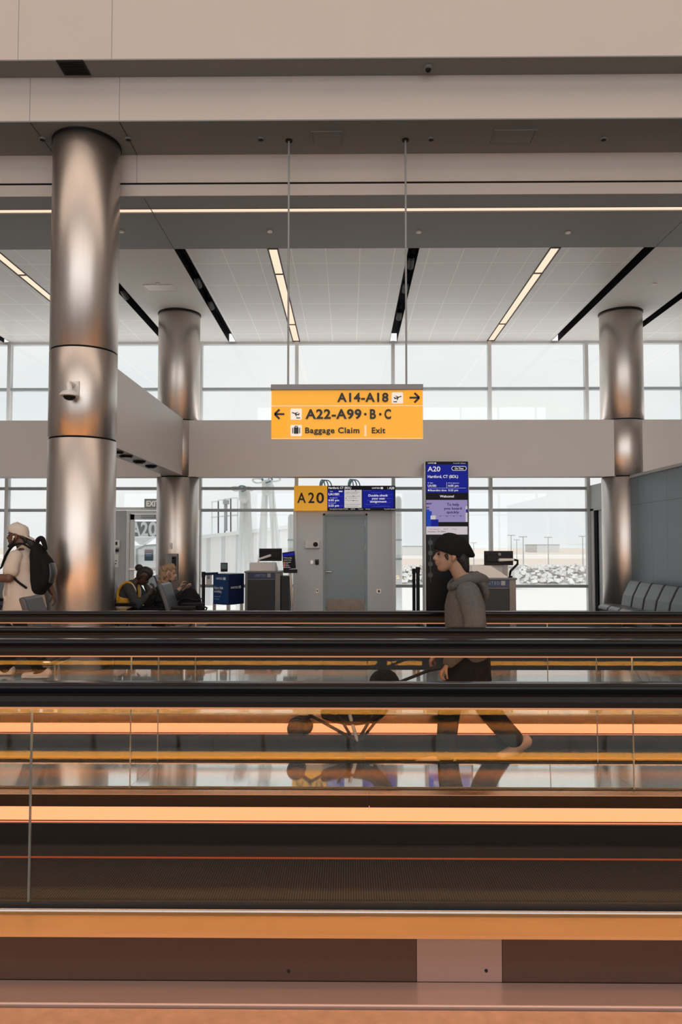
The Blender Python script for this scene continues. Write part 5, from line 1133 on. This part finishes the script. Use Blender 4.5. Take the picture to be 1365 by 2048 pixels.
b = MB(); b.limb([(-0.06, 0, 0.62), (-0.06, 0, 0.72), (-0.055, 0, 0.82)], [(0.165, 0.125), (0.165, 0.125), (0.15, 0.11)], 18)
b.limb([(0.0, 0.085, 0.70), (0.055, 0.09, 0.55), (0.10, 0.09, 0.40), (0.118, 0.09, 0.24), (0.135, 0.09, 0.075)], [(0.095, 0.112), (0.085, 0.092), (0.075, 0.078), (0.07, 0.07), (0.066, 0.07)], 16)
b.limb([(-0.10, -0.085, 0.70), (-0.125, -0.09, 0.55), (-0.165, -0.09, 0.40), (-0.27, -0.09, 0.255), (-0.375, -0.09, 0.145)], [(0.095, 0.112), (0.085, 0.095), (0.076, 0.082), (0.07, 0.074), (0.064, 0.066)], 16)
PT = body(b, 'trousers', 'pants', YTH, 0.0075, 4)
def swoosh(mb, c, s, y, flip=1):
    up = [(-1, 0.05), (-0.75, -0.22), (-0.4, -0.34), (0.1, -0.2), (1.0, 0.34)]; lo = [(0.1, -0.34), (-0.45, -0.55), (-0.85, -0.42)]
    mb.prism([(c[0] + flip * px * s, c[1] + pz * s) for px, pz in up + lo], 'Y', y, y + 0.003)
small(PT, 'emblem', 'white', lambda mb: swoosh(mb, (-0.03, 0.59), 0.026, 0.182, -1), None)
for y, pts in ((0.095, [(0.10, 0.05), (0.17, 0.045), (0.245, 0.038), (0.32, 0.03)]), (-0.09, [(-0.455, 0.135), (-0.405, 0.10), (-0.345, 0.06), (-0.275, 0.032)])):
    b = MB(); b.limb([(px_, y, pz) for px_, pz in pts], [(0.042, 0.046), (0.047, 0.046), (0.05, 0.036), (0.04, 0.026)], 14); so = body(b, 'shoe', 'sandal', YTH, 0.006, 2)
# --- stroller tipped back on its rear wheel
def S_(u, v, dy=0.0): return at(u, v, 5.15 + dy)
ST = thing('stroller', 'black folding stroller tilted back on its rear wheels, pushed by the person in the hoodie', 'stroller', (S_(720, 1512).x, 5.15, 0))
for dy in (-0.16, 0.16):
    h0 = at(867, 1337, 5.15 + (-0.19 if dy < 0 else 0.19)); h1 = at(887, 1333, 5.15 + (-0.19 if dy < 0 else 0.19))
    MB().tube([h1, h0, S_(838, 1349, dy), S_(795, 1366, dy), S_(745, 1432, dy), S_(716, 1482, dy)], 0.011, 10).build('handle_bar', 'dark', ST, 60)
    MB().tube([h1 + Vector((0.02, 0, 0.004)), h0 + Vector((-0.02, 0, -0.006))], 0.017, 12).build('grip', 'black', ST, 60)
    MB().tube([S_(622, 1431, dy), S_(660, 1452, dy), S_(718, 1484, dy)], 0.011, 10).build('front_bar', 'dark', ST, 60)
    MB().tube([S_(700, 1430, dy), S_(716, 1484, dy)], 0.012, 10).build('strut', 'pole_grey', ST, 60)
    MB().tube([S_(676, 1428, dy), S_(706, 1478, dy)], 0.010, 10).build('strut', 'dark', ST, 60)
    MB().tube([S_(766, 1426, dy), S_(724, 1478, dy)], 0.010, 10).build('strut', 'dark', ST, 60)
    MB().tube([S_(716, 1482, dy), S_(720, 1508, dy)], 0.014, 10).build('fork', 'dark', ST, 60)
    c = S_(720, 1500, dy); c.z = 0.048
    for o in (-0.03, 0.03): MB().lathe([(0.016, -0.012), (0.038, -0.014), (0.048, -0.008), (0.048, 0.008), (0.038, 0.014), (0.016, 0.012)], (c.x, 0, 0.048), 24, axis='Y').build('wheel', 'black', ST, 40).location = (0, c.y + o, 0)
    c = S_(594 if dy < 0 else 610, 1455 if dy < 0 else 1449, dy)
    for o in (-0.035, 0.035):
        wh = MB().lathe([(0.02, -0.014), (0.052, -0.016), (0.062, -0.010), (0.062, 0.010), (0.052, 0.016), (0.02, 0.014)], (c.x, 0, c.z), 28, axis='Y').build('wheel', 'black', ST, 40); wh.location = (0, c.y + o, 0)
        hb = MB().lathe([(0.018, -0.02), (0.018, 0.02)], (c.x, 0, c.z), 16, axis='Y').build('hub', 'dark', ST, 40); hb.location = (0, c.y + o, 0)
    MB().tube([c + Vector((0, 0, 0.0)), c + Vector((0.05, 0, 0.05)), S_(624, 1430, dy)], 0.014, 10).build('fork', 'dark', ST, 60)
MB().tube([S_(716, 1483, -0.16), S_(716, 1483, 0.16)], 0.010, 10).build('axle', 'dark', ST, 60)
b = MB(); b.limb([S_(650, 1424), S_(700, 1434), S_(752, 1424), S_(775, 1396), S_(783, 1372)], [(0.17, 0.03), (0.18, 0.04), (0.18, 0.045), (0.17, 0.04), (0.15, 0.03)], 16, 5)
b.build('seat', 'pants', ST, 60)
b = MB(); rg = []; c = S_(771, 1368)
for i in range(9):
    a = math.pi * i / 8; rg.append([(c.x + 0.098 * math.cos(a) * 1.0, 5.15 + 0.185 * math.cos(math.pi * (k / 12 - 0.5)) * 0 + 0.19 * math.sin(math.pi * (k / 12 - 0.5)), c.z - 0.01 + 0.10 * math.sin(a) * (0.55 + 0.45 * math.cos(math.pi * (k / 12 - 0.5)))) for k in range(13)])
m = MB()
for i in range(8):
    for k in range(12): m.add([rg[i][k], rg[i + 1][k], rg[i + 1][k + 1], rg[i][k + 1]], [(0, 1, 2, 3)])
o = m.build('canopy', 'pants', ST, 180); sm = o.modifiers.new('thickness', 'SOLIDIFY'); sm.thickness = 0.006

# --- man with a backpack, walking left behind the walkways
mx0 = at(45, 1200, 8.47).x
MAN = thing('person', 'person in backwards cream cap and off-white shirt walking left with a black backpack', 'person', (mx0, 8.47, 0), math.pi)
b = MB(); W = head_mb(b, (0.062, 0, 1.488), 1.06, 0.02)
b.limb([(-0.03, 0, 1.39), (0.0, 0, 1.47), (0.03, 0, 1.54)], [(0.08, 0.085), (0.068, 0.072), (0.066, 0.07)], 14)
b.limb([(-0.02, 0, 0.85), (0.0, 0, 1.0), (0.01, 0, 1.15), (0.0, 0, 1.30), (-0.01, 0, 1.40)], [(0.19, 0.14), (0.19, 0.14), (0.18, 0.13), (0.19, 0.13), (0.13, 0.09)], 16)
MA = {1: ((0.02, 0.175, 1.37), (0.035, 0.27, 1.13), (0.29, 0.24, 1.135)), -1: ((-0.03, -0.21, 1.385), (-0.13, -0.27, 1.13), (-0.24, -0.27, 0.93))}
for y, (sh, el, wr) in MA.items():
    b.limb([sh, ((sh[0] + el[0]) / 2, (sh[1] + el[1]) / 2 + 0.01 * y, (sh[2] + el[2]) / 2), el], [0.038, 0.047, 0.05], 14); b.limb([el, ((el[0] * .55 + wr[0] * .45), (el[1] + wr[1]) / 2, el[2] * .55 + wr[2] * .45), wr], [0.05, 0.047, 0.031], 14)
    if y > 0: hand_mb(b, wr, (1, -0.2, 0.12), (0, -0.3, 1), 0.5, 1.02, thumb=1)
    else: hand_mb(b, wr, (-0.35, 0, -1), (0.9, 0.3, -0.3), 0.45, 1.02, thumb=1)
for y, L in {1: [(-0.02, 0.1, 0.90), (-0.10, 0.10, 0.48), (-0.27, 0.10, 0.10)], -1: [(0.02, -0.1, 0.90), (0.16, -0.10, 0.49), (0.22, -0.10, 0.09)]}.items(): b.limb(L, [0.10, 0.065, 0.042], 14)
b.limb([(-0.28, 0.10, 0.07), (-0.20, 0.10, 0.05), (-0.10, 0.10, 0.035)], [0.04, 0.045, 0.032], 12); b.limb([(0.20, -0.10, 0.07), (0.29, -0.10, 0.05), (0.39, -0.10, 0.035)], [0.04, 0.045, 0.032], 12)
body(b, 'body', 'skin_brown', MAN, 0.0075, 3); face_bits(MAN, W, 1.06)
b = MB()
for z, f, bk, w in ((-0.008, .09, .05, .03), (0.012, .106, .02, .046), (0.030, .104, -.01, .056), (0.045, .096, -.02, .062)): pass
b.limb([W((0.0, -.0665, .085)), W((.035, -.062, .035)), W((.082, -.035, .004)), W((.098, 0, .000)), W((.082, .035, .004)), W((.035, .062, .035)), W((0.0, .0665, .085))], [.012, .016, .016, .018, .016, .016, .012], 10, 5, side=(0, 0, 1))
body(b, 'beard', 'hair', MAN, 0.006, 1)
b = MB(); rg = []; s = 1.06
for z, f, bk, w in ((0.128, .106, -.112, .083), (0.15, .110, -.116, .087), (0.185, .106, -.116, .086), (0.215, .088, -.103, .076), (0.237, .055, -.075, .054), (0.250, .012, -.035, .022)):
    rg.append([W(((f + bk) / 2 + (f - bk) / 2 * math.cos(6.2832 * k / 28), w * math.sin(6.2832 * k / 28), z + 0.035 * (math.cos(6.2832 * k / 28)) * (1 if z < 0.2 else 0.4))) for k in range(28)])
b.rings(rg); b.limb([W((-.09, 0, .105)), W((-.14, 0, .080)), W((-.178, 0, .058))], [(0.075, 0.008), (0.07, 0.007), (0.045, 0.006)], 14)
body(b, 'cap', 'cap', MAN, 0.006, 3)
b = MB(); b.limb([W((-.05, 0, .10)), W((-.09, 0, .08)), W((-.085, 0, .03))], [(.072, .035), (.07, .04), (.05, .03)], 12); b.ball(W((-.135, 0, .035)), .045, .045, .05); b.limb([W((-.15, 0.01, .03)), W((-.165, 0.01, -.01)), W((-.15, 0, -.04))], [.028, .026, .012], 10)
body(b, 'hair', 'hair', MAN, 0.007, 1)
small(MAN, 'earbud', 'white', lambda mb: (mb.ball(W((.012, .083, .098)), .013), mb.limb([W((.014, .087, .095)), W((.022, .087, .068))], [.007, .006], 8)))
b = MB(); b.limb([(-0.03, 0, 0.775), (-0.02, 0, 0.90), (0.0, 0, 1.05), (0.012, 0, 1.2), (0.005, 0, 1.33), (-0.01, 0, 1.40), (-0.015, 0, 1.455)], [(0.245, 0.235), (0.24, 0.215), (0.225, 0.19), (0.215, 0.165), (0.205, 0.15), (0.155, 0.115), (0.082, 0.082)], 26, 6)
for y, (sh, el, wr) in MA.items():
    e2 = Vector(sh) * 0.34 + Vector(el) * 0.66; b.limb([(sh[0] - 0.005, sh[1] * 0.95, sh[2] + 0.012), ((sh[0] + el[0]) / 2, (sh[1] + el[1]) / 2 + 0.012 * y, (sh[2] + el[2]) / 2), e2 + Vector((0, 0, 0.0))], [(0.066, 0.078), (0.070, 0.083), (0.078, 0.090)], 18)
for k in range(5): b.limb([(-0.14 + 0.06 * k, 0.20 - 0.02 * abs(k - 2), 0.80), (-0.10 + 0.055 * k, 0.215, 0.95), (-0.02 + 0.03 * k, 0.212, 1.08)], [0.012, 0.012, 0.006], 8)
TEE = body(b, 'shirt', 'tee', MAN, 0.009, 4)
b = MB(); b.limb([(-0.02, 0, 0.72), (-0.02, 0, 0.88), (-0.02, 0, 0.98)], [(0.2, 0.16), (0.2, 0.16), (0.19, 0.15)], 18)
b.limb([(-0.03, 0.10, 0.80), (-0.10, 0.105, 0.48), (-0.26, 0.105, 0.135)], [(0.12, 0.14), (0.092, 0.10), (0.085, 0.09)], 16); b.limb([(0.02, -0.10, 0.80), (0.16, -0.105, 0.49), (0.22, -0.105, 0.10)], [(0.12, 0.14), (0.092, 0.10), (0.085, 0.09)], 16)
body(b, 'trousers', 'pants', MAN, 0.009, 4)
for y, x in ((0.10, -0.22), (-0.10, 0.28)):
    b = MB(); b.limb([(x - 0.125, y, 0.062), (x - 0.06, y, 0.058), (x + 0.04, y, 0.045), (x + 0.14, y, 0.034)], [(0.044, 0.055), (0.047, 0.052), (0.052, 0.040), (0.04, 0.028)], 16); b.limb([(x - 0.13, y, 0.02), (x + 0.0, y, 0.018), (x + 0.15, y, 0.017)], [(0.045, 0.018), (0.05, 0.017), (0.044, 0.016)], 12)
    sh = body(b, 'shoe', 'shoe', MAN, 0.006, 2)
    if y > 0:
        def sw(mb):
            up = [(-1, 0.30), (-0.8, 0.12), (-0.35, -0.02), (0.2, 0.0), (1.0, 0.05)]
            pts = [(0.62, -0.18), (0.52, -0.50), (0.22, -0.62), (-0.2, -0.42), (-0.95, 0.28), (-0.2, -0.14), (0.2, -0.26), (0.36, -0.22)]
            mb.prism([(x - 0.03 + q[0] * 0.085, 0.083 + q[1] * 0.045) for q in pts], 'Y', y + 0.046, y + 0.053)
        small(sh, 'emblem', 'sign_black', sw, None)
# his backpack is carried: a thing of its own
BP = thing('backpack', 'black backpack on the back of the person in the cream cap', 'backpack', (mx0, 8.47, 0.9), math.pi)
dz = -0.9
b = MB(); b.limb([(-0.185, 0, 0.985 + dz), (-0.20, 0, 1.10 + dz), (-0.205, 0, 1.25 + dz), (-0.175, 0, 1.40 + dz), (-0.155, 0, 1.475 + dz)], [(0.15, 0.075), (0.165, 0.105), (0.165, 0.11), (0.15, 0.085), (0.11, 0.05)], 22, 6)
b.limb([(-0.245, 0, 1.03 + dz), (-0.285, 0, 1.12 + dz), (-0.285, 0, 1.26 + dz), (-0.25, 0, 1.36 + dz)], [(0.12, 0.055), (0.13, 0.075), (0.13, 0.07), (0.11, 0.04)], 18, 5)
body(b, 'bag', 'pants', BP, 0.009, 3)
small(BP, 'front_pocket', 'leather', lambda mb: mb.limb([(-0.335, 0, 1.08 + dz), (-0.352, 0, 1.18 + dz), (-0.335, 0, 1.28 + dz)], [(0.09, 0.02), (0.10, 0.026), (0.09, 0.02)], 14))
small(BP, 'grab_handle', 'pants', lambda mb: mb.limb([(-0.14, 0, 1.46 + dz), (-0.165, 0, 1.555 + dz), (-0.215, 0, 1.57 + dz), (-0.255, 0, 1.46 + dz)], [(0.022, 0.02), (0.03, 0.028), (0.032, 0.030), (0.026, 0.022)], 12))
for y in (-1, 1):
    small(BP, 'shoulder_strap', 'pants', lambda mb: mb.limb([(-0.13, y * 0.10, 1.46 + dz), (-0.04, y * 0.125, 1.515 + dz), (0.06, y * 0.135, 1.49 + dz), (0.125, y * 0.14, 1.40 + dz), (0.165, y * 0.15, 1.29 + dz), (0.18, y * 0.15, 1.24 + dz)], [(0.034, 0.010), (0.036, 0.012), (0.036, 0.012), (0.034, 0.010), (0.028, 0.009), (0.016, 0.006)], 10, 5))
    small(BP, 'lower_strap', 'pants', lambda mb: mb.limb([(0.02, y * 0.236, 1.16 + dz), (-0.05, y * 0.237, 1.09 + dz), (-0.13, y * 0.20, 1.02 + dz)], [(0.007, 0.014), (0.007, 0.014), (0.007, 0.014)], 10, 4, side=(0, 1, 0)))
small(BP, 'strap_end', 'pants', lambda mb: mb.limb([(0.185, 0.15, 1.25 + dz), (0.215, 0.15, 1.20 + dz), (0.23, 0.15, 1.17 + dz)], [0.008, 0.008, 0.012], 8))

# --- seated woman in a hi-vis vest, bent over
VX = at(256, 1200, 10.55).x
VW = thing('person', 'seated person with dark bun and yellow safety vest, bent over both hands', 'person', (VX, 10.55, 0), 0.0)
b = MB(); W = head_mb(b, (0.205, 0, 0.955), 0.98, 0.75)
b.limb([(0.07, 0, 0.93), (0.12, 0, 0.985), (0.17, 0, 1.02)], [0.06, 0.052, 0.052], 12)
b.limb([(-0.02, 0, 0.52), (-0.03, 0, 0.66), (0.0, 0, 0.80), (0.05, 0, 0.92)], [(0.17, 0.13), (0.16, 0.115), (0.17, 0.115), (0.13, 0.08)], 16)
SA = {-1: ((0.06, -0.19, 0.90), (0.20, -0.22, 0.665), (0.34, -0.09, 0.83)), 1: ((0.06, 0.19, 0.90), (0.22, 0.22, 0.665), (0.36, 0.09, 0.84))}
for y, (sh, el, wr) in SA.items():
    b.limb([sh, el], [0.055, 0.045], 12); b.limb([el, wr], [0.042, 0.028], 12); hand_mb(b, wr, (-0.2, -0.3 * y, 1), (-1, 0, -0.2), 0.5, 0.92, thumb=-y)
for y in (-1, 1):
    b.limb([(0.0, y * 0.10, 0.53), (0.24, y * 0.11, 0.545), (0.44, y * 0.12, 0.53)], [0.085, 0.075, 0.06], 12); b.limb([(0.44, y * 0.12, 0.53), (0.43, y * 0.12, 0.3), (0.40, y * 0.12, 0.09)], [0.058, 0.05, 0.036], 12); b.limb([(0.38, y * 0.12, 0.06), (0.46, y * 0.12, 0.045), (0.56, y * 0.12, 0.03)], [0.038, 0.04, 0.03], 12)
body(b, 'body', 'skin_dark', VW, 0.0085, 3); face_bits(VW, W, 0.98)
b = MB(); b.limb([W((-.02, 0, .06)), W((-.05, 0, .13)), W((-.03, 0, .19)), W((.03, 0, .215)), W((.075, 0, .185))], [(.075, .05), (.084, .062), (.084, .06), (.078, .05), (.066, .03)], 16); b.ball(W((-.125, 0, .155)), .058, .05, .052)
body(b, 'hair', 'hair', VW, 0.008, 2)
b = MB(); b.limb([(-0.02, 0, 0.54), (-0.03, 0, 0.66), (0.0, 0, 0.80), (0.05, 0, 0.925)], [(0.182, 0.14), (0.172, 0.128), (0.182, 0.128), (0.12, 0.085)], 18)
for y, (sh, el, wr) in SA.items(): b.limb([sh, el], [0.072, 0.062], 14); b.limb([el, Vector(el) * 0.35 + Vector(wr) * 0.65], [0.058, 0.045], 14)
body(b, 'shirt', 'grey_shirt', VW, 0.009, 3)
b = MB()
b.limb([(-0.02, 0, 0.56), (-0.03, 0, 0.66), (-0.01, 0, 0.76)], [(0.192, 0.152), (0.182, 0.140), (0.180, 0.132)], 20)
for y in (-1, 1): b.limb([(-0.115, y * 0.10, 0.72), (-0.10, y * 0.105, 0.86), (-0.02, y * 0.10, 0.96), (0.06, y * 0.10, 0.965), (0.125, y * 0.11, 0.87), (0.125, y * 0.12, 0.72)], [(0.045, 0.02)] * 6, 12, 5)
VV = body(b, 'safety_vest', 'vest_y', VW, 0.008, 2)
small(VV, 'reflective_band', 'reflective', lambda mb: mb.limb([(-0.024, 0, 0.605), (-0.027, 0, 0.645)], [(0.197, 0.157), (0.194, 0.152)], 24, 2, cap=False))
for y in (-1, 1): small(VV, 'reflective_band', 'reflective', lambda mb: mb.limb([(0.092, y * 0.115, 0.955), (0.142, y * 0.12, 0.87), (0.145, y * 0.127, 0.74)], [(0.02, 0.008), (0.022, 0.008), (0.022, 0.008)], 10, 4))
b = MB()
for y in (-1, 1): b.limb([(0.0, y * 0.10, 0.53), (0.24, y * 0.11, 0.545), (0.45, y * 0.12, 0.53)], [0.098, 0.088, 0.074], 14); b.limb([(0.45, y * 0.12, 0.53), (0.44, y * 0.12, 0.3), (0.41, y * 0.12, 0.11)], [0.072, 0.065, 0.056], 14)
body(b, 'trousers', 'pants', VW, 0.009, 3)
for y in (-1, 1): small(VW, 'shoe', 'black', lambda mb: mb.limb([(0.365, y * 0.12, 0.055), (0.46, y * 0.12, 0.05), (0.59, y * 0.12, 0.035)], [(0.045, 0.05), (0.05, 0.046), (0.042, 0.03)], 14))

# --- seated person with curly blonde hair, seen from behind the seat backs
BX = -2.80
BW = thing('person', 'seated person with curly blonde hair facing right, hands raised', 'person', (BX, 11.15, 0), 0.0)
b = MB(); W = head_mb(b, (0.095, 0, 0.965), 0.98, 0.15)
b.limb([(0.02, 0, 0.90), (0.05, 0, 0.96), (0.08, 0, 1.03)], [0.06, 0.05, 0.05], 12); b.limb([(0.08, 0, 0.52), (0.03, 0, 0.66), (0.0, 0, 0.80), (0.01, 0, 0.90)], [(0.17, 0.13), (0.15, 0.11), (0.17, 0.11), (0.12, 0.08)], 16)
BA = {-1: ((0.02, -0.18, 0.86), (0.12, -0.21, 0.66), (0.30, -0.14, 0.86)), 1: ((0.02, 0.18, 0.86), (0.12, 0.21, 0.66), (0.33, 0.12, 0.82))}
for y, (sh, el, wr) in BA.items(): b.limb([sh, el], [0.05, 0.042], 12); b.limb([el, wr], [0.04, 0.027], 12); hand_mb(b, wr, (0.35, -0.3 * y, 0.9), (0.9, 0, -0.3), 0.6, 0.95, thumb=-y)
for y in (-1, 1):
    b.limb([(0.08, y * 0.10, 0.54), (0.32, y * 0.11, 0.55), (0.53, y * 0.12, 0.53)], [0.085, 0.072, 0.06], 12); b.limb([(0.53, y * 0.12, 0.53), (0.53, y * 0.12, 0.3), (0.50, y * 0.12, 0.09)], [0.058, 0.05, 0.036], 12); b.limb([(0.48, y * 0.12, 0.06), (0.56, y * 0.12, 0.045), (0.66, y * 0.12, 0.03)], [0.038, 0.04, 0.03], 12)
body(b, 'body', 'skin_fair', BW, 0.0085, 3); face_bits(BW, W, 0.98, 'blond')
b = MB(); b.limb([W((-.075, 0, -.06)), W((-.075, 0, .03)), W((-.06, 0, .12)), W((-.03, 0, .20)), W((.03, 0, .225)), W((.07, 0, .20))], [(.075, .035), (.10, .055), (.105, .07), (.095, .055), (.085, .045), (.06, .022)], 18)
rn = random.Random(5)
for k in range(60):
    a, h = rn.uniform(0.6, 5.7), rn.uniform(-0.06, 0.2); q = W((-.035 + .10 * math.cos(a), .10 * math.sin(a), h)); b.ball(q, .022, .022, .026, 8, 6)
body(b, 'hair', 'blond', BW, 0.008, 1)
b = MB(); b.limb([(0.08, 0, 0.54), (0.03, 0, 0.66), (0.0, 0, 0.80), (0.01, 0, 0.895)], [(0.18, 0.14), (0.165, 0.125), (0.18, 0.122), (0.10, 0.075)], 18)
for y, (sh, el, wr) in BA.items(): b.limb([sh, el], [0.068, 0.058], 14); b.limb([el, Vector(el) * 0.25 + Vector(wr) * 0.75], [0.055, 0.042], 14)
body(b, 'jacket', 'grey_shirt', BW, 0.009, 3)
b = MB()
for y in (-1, 1): b.limb([(0.08, y * 0.10, 0.54), (0.32, y * 0.11, 0.55), (0.54, y * 0.12, 0.53)], [0.098, 0.085, 0.072], 14); b.limb([(0.54, y * 0.12, 0.53), (0.54, y * 0.12, 0.3), (0.51, y * 0.12, 0.11)], [0.07, 0.062, 0.054], 14)
body(b, 'trousers', 'pants', BW, 0.009, 3)
for y in (-1, 1): small(BW, 'shoe', 'black', lambda mb: mb.limb([(0.465, y * 0.12, 0.055), (0.56, y * 0.12, 0.05), (0.69, y * 0.12, 0.035)], [(0.045, 0.05), (0.05, 0.046), (0.042, 0.03)], 14))
# black roller bag standing in front of them
hx, hy = at(380, 1200, 10.6).x, 10.6
t = thing('roller_bag', 'black rounded roller bag with a strap standing before the blonde person', 'bag', (hx, hy, 0))
zc = at(379, 1181, hy).z
b = MB(); b.limb([(hx - 0.02, hy, 0.14), (hx - 0.01, hy, 0.40), (hx, hy, zc - 0.16), (hx - 0.01, hy, zc - 0.06)], [(0.15, 0.17), (0.15, 0.18), (0.145, 0.165), (0.10, 0.12)], 22, 6)
b.build('bag', 'pants', t, 180)
MB().limb([(hx - 0.10, hy - 0.13, zc - 0.12), (hx, hy - 0.17, zc - 0.1), (hx + 0.12, hy - 0.13, zc - 0.13), (hx + 0.20, hy - 0.10, zc - 0.10)], [(0.015, 0.008)] * 4, 10, 5).build('strap', 'black', t, 180)
for dx in (-0.12, 0.10): MB().lathe([(0.02, -0.014), (0.045, -0.014), (0.045, 0.014), (0.02, 0.014)], (hx + dx, hy - 0.06, 0.045), 16, axis='Y').build('wheel', 'black', t, 40)
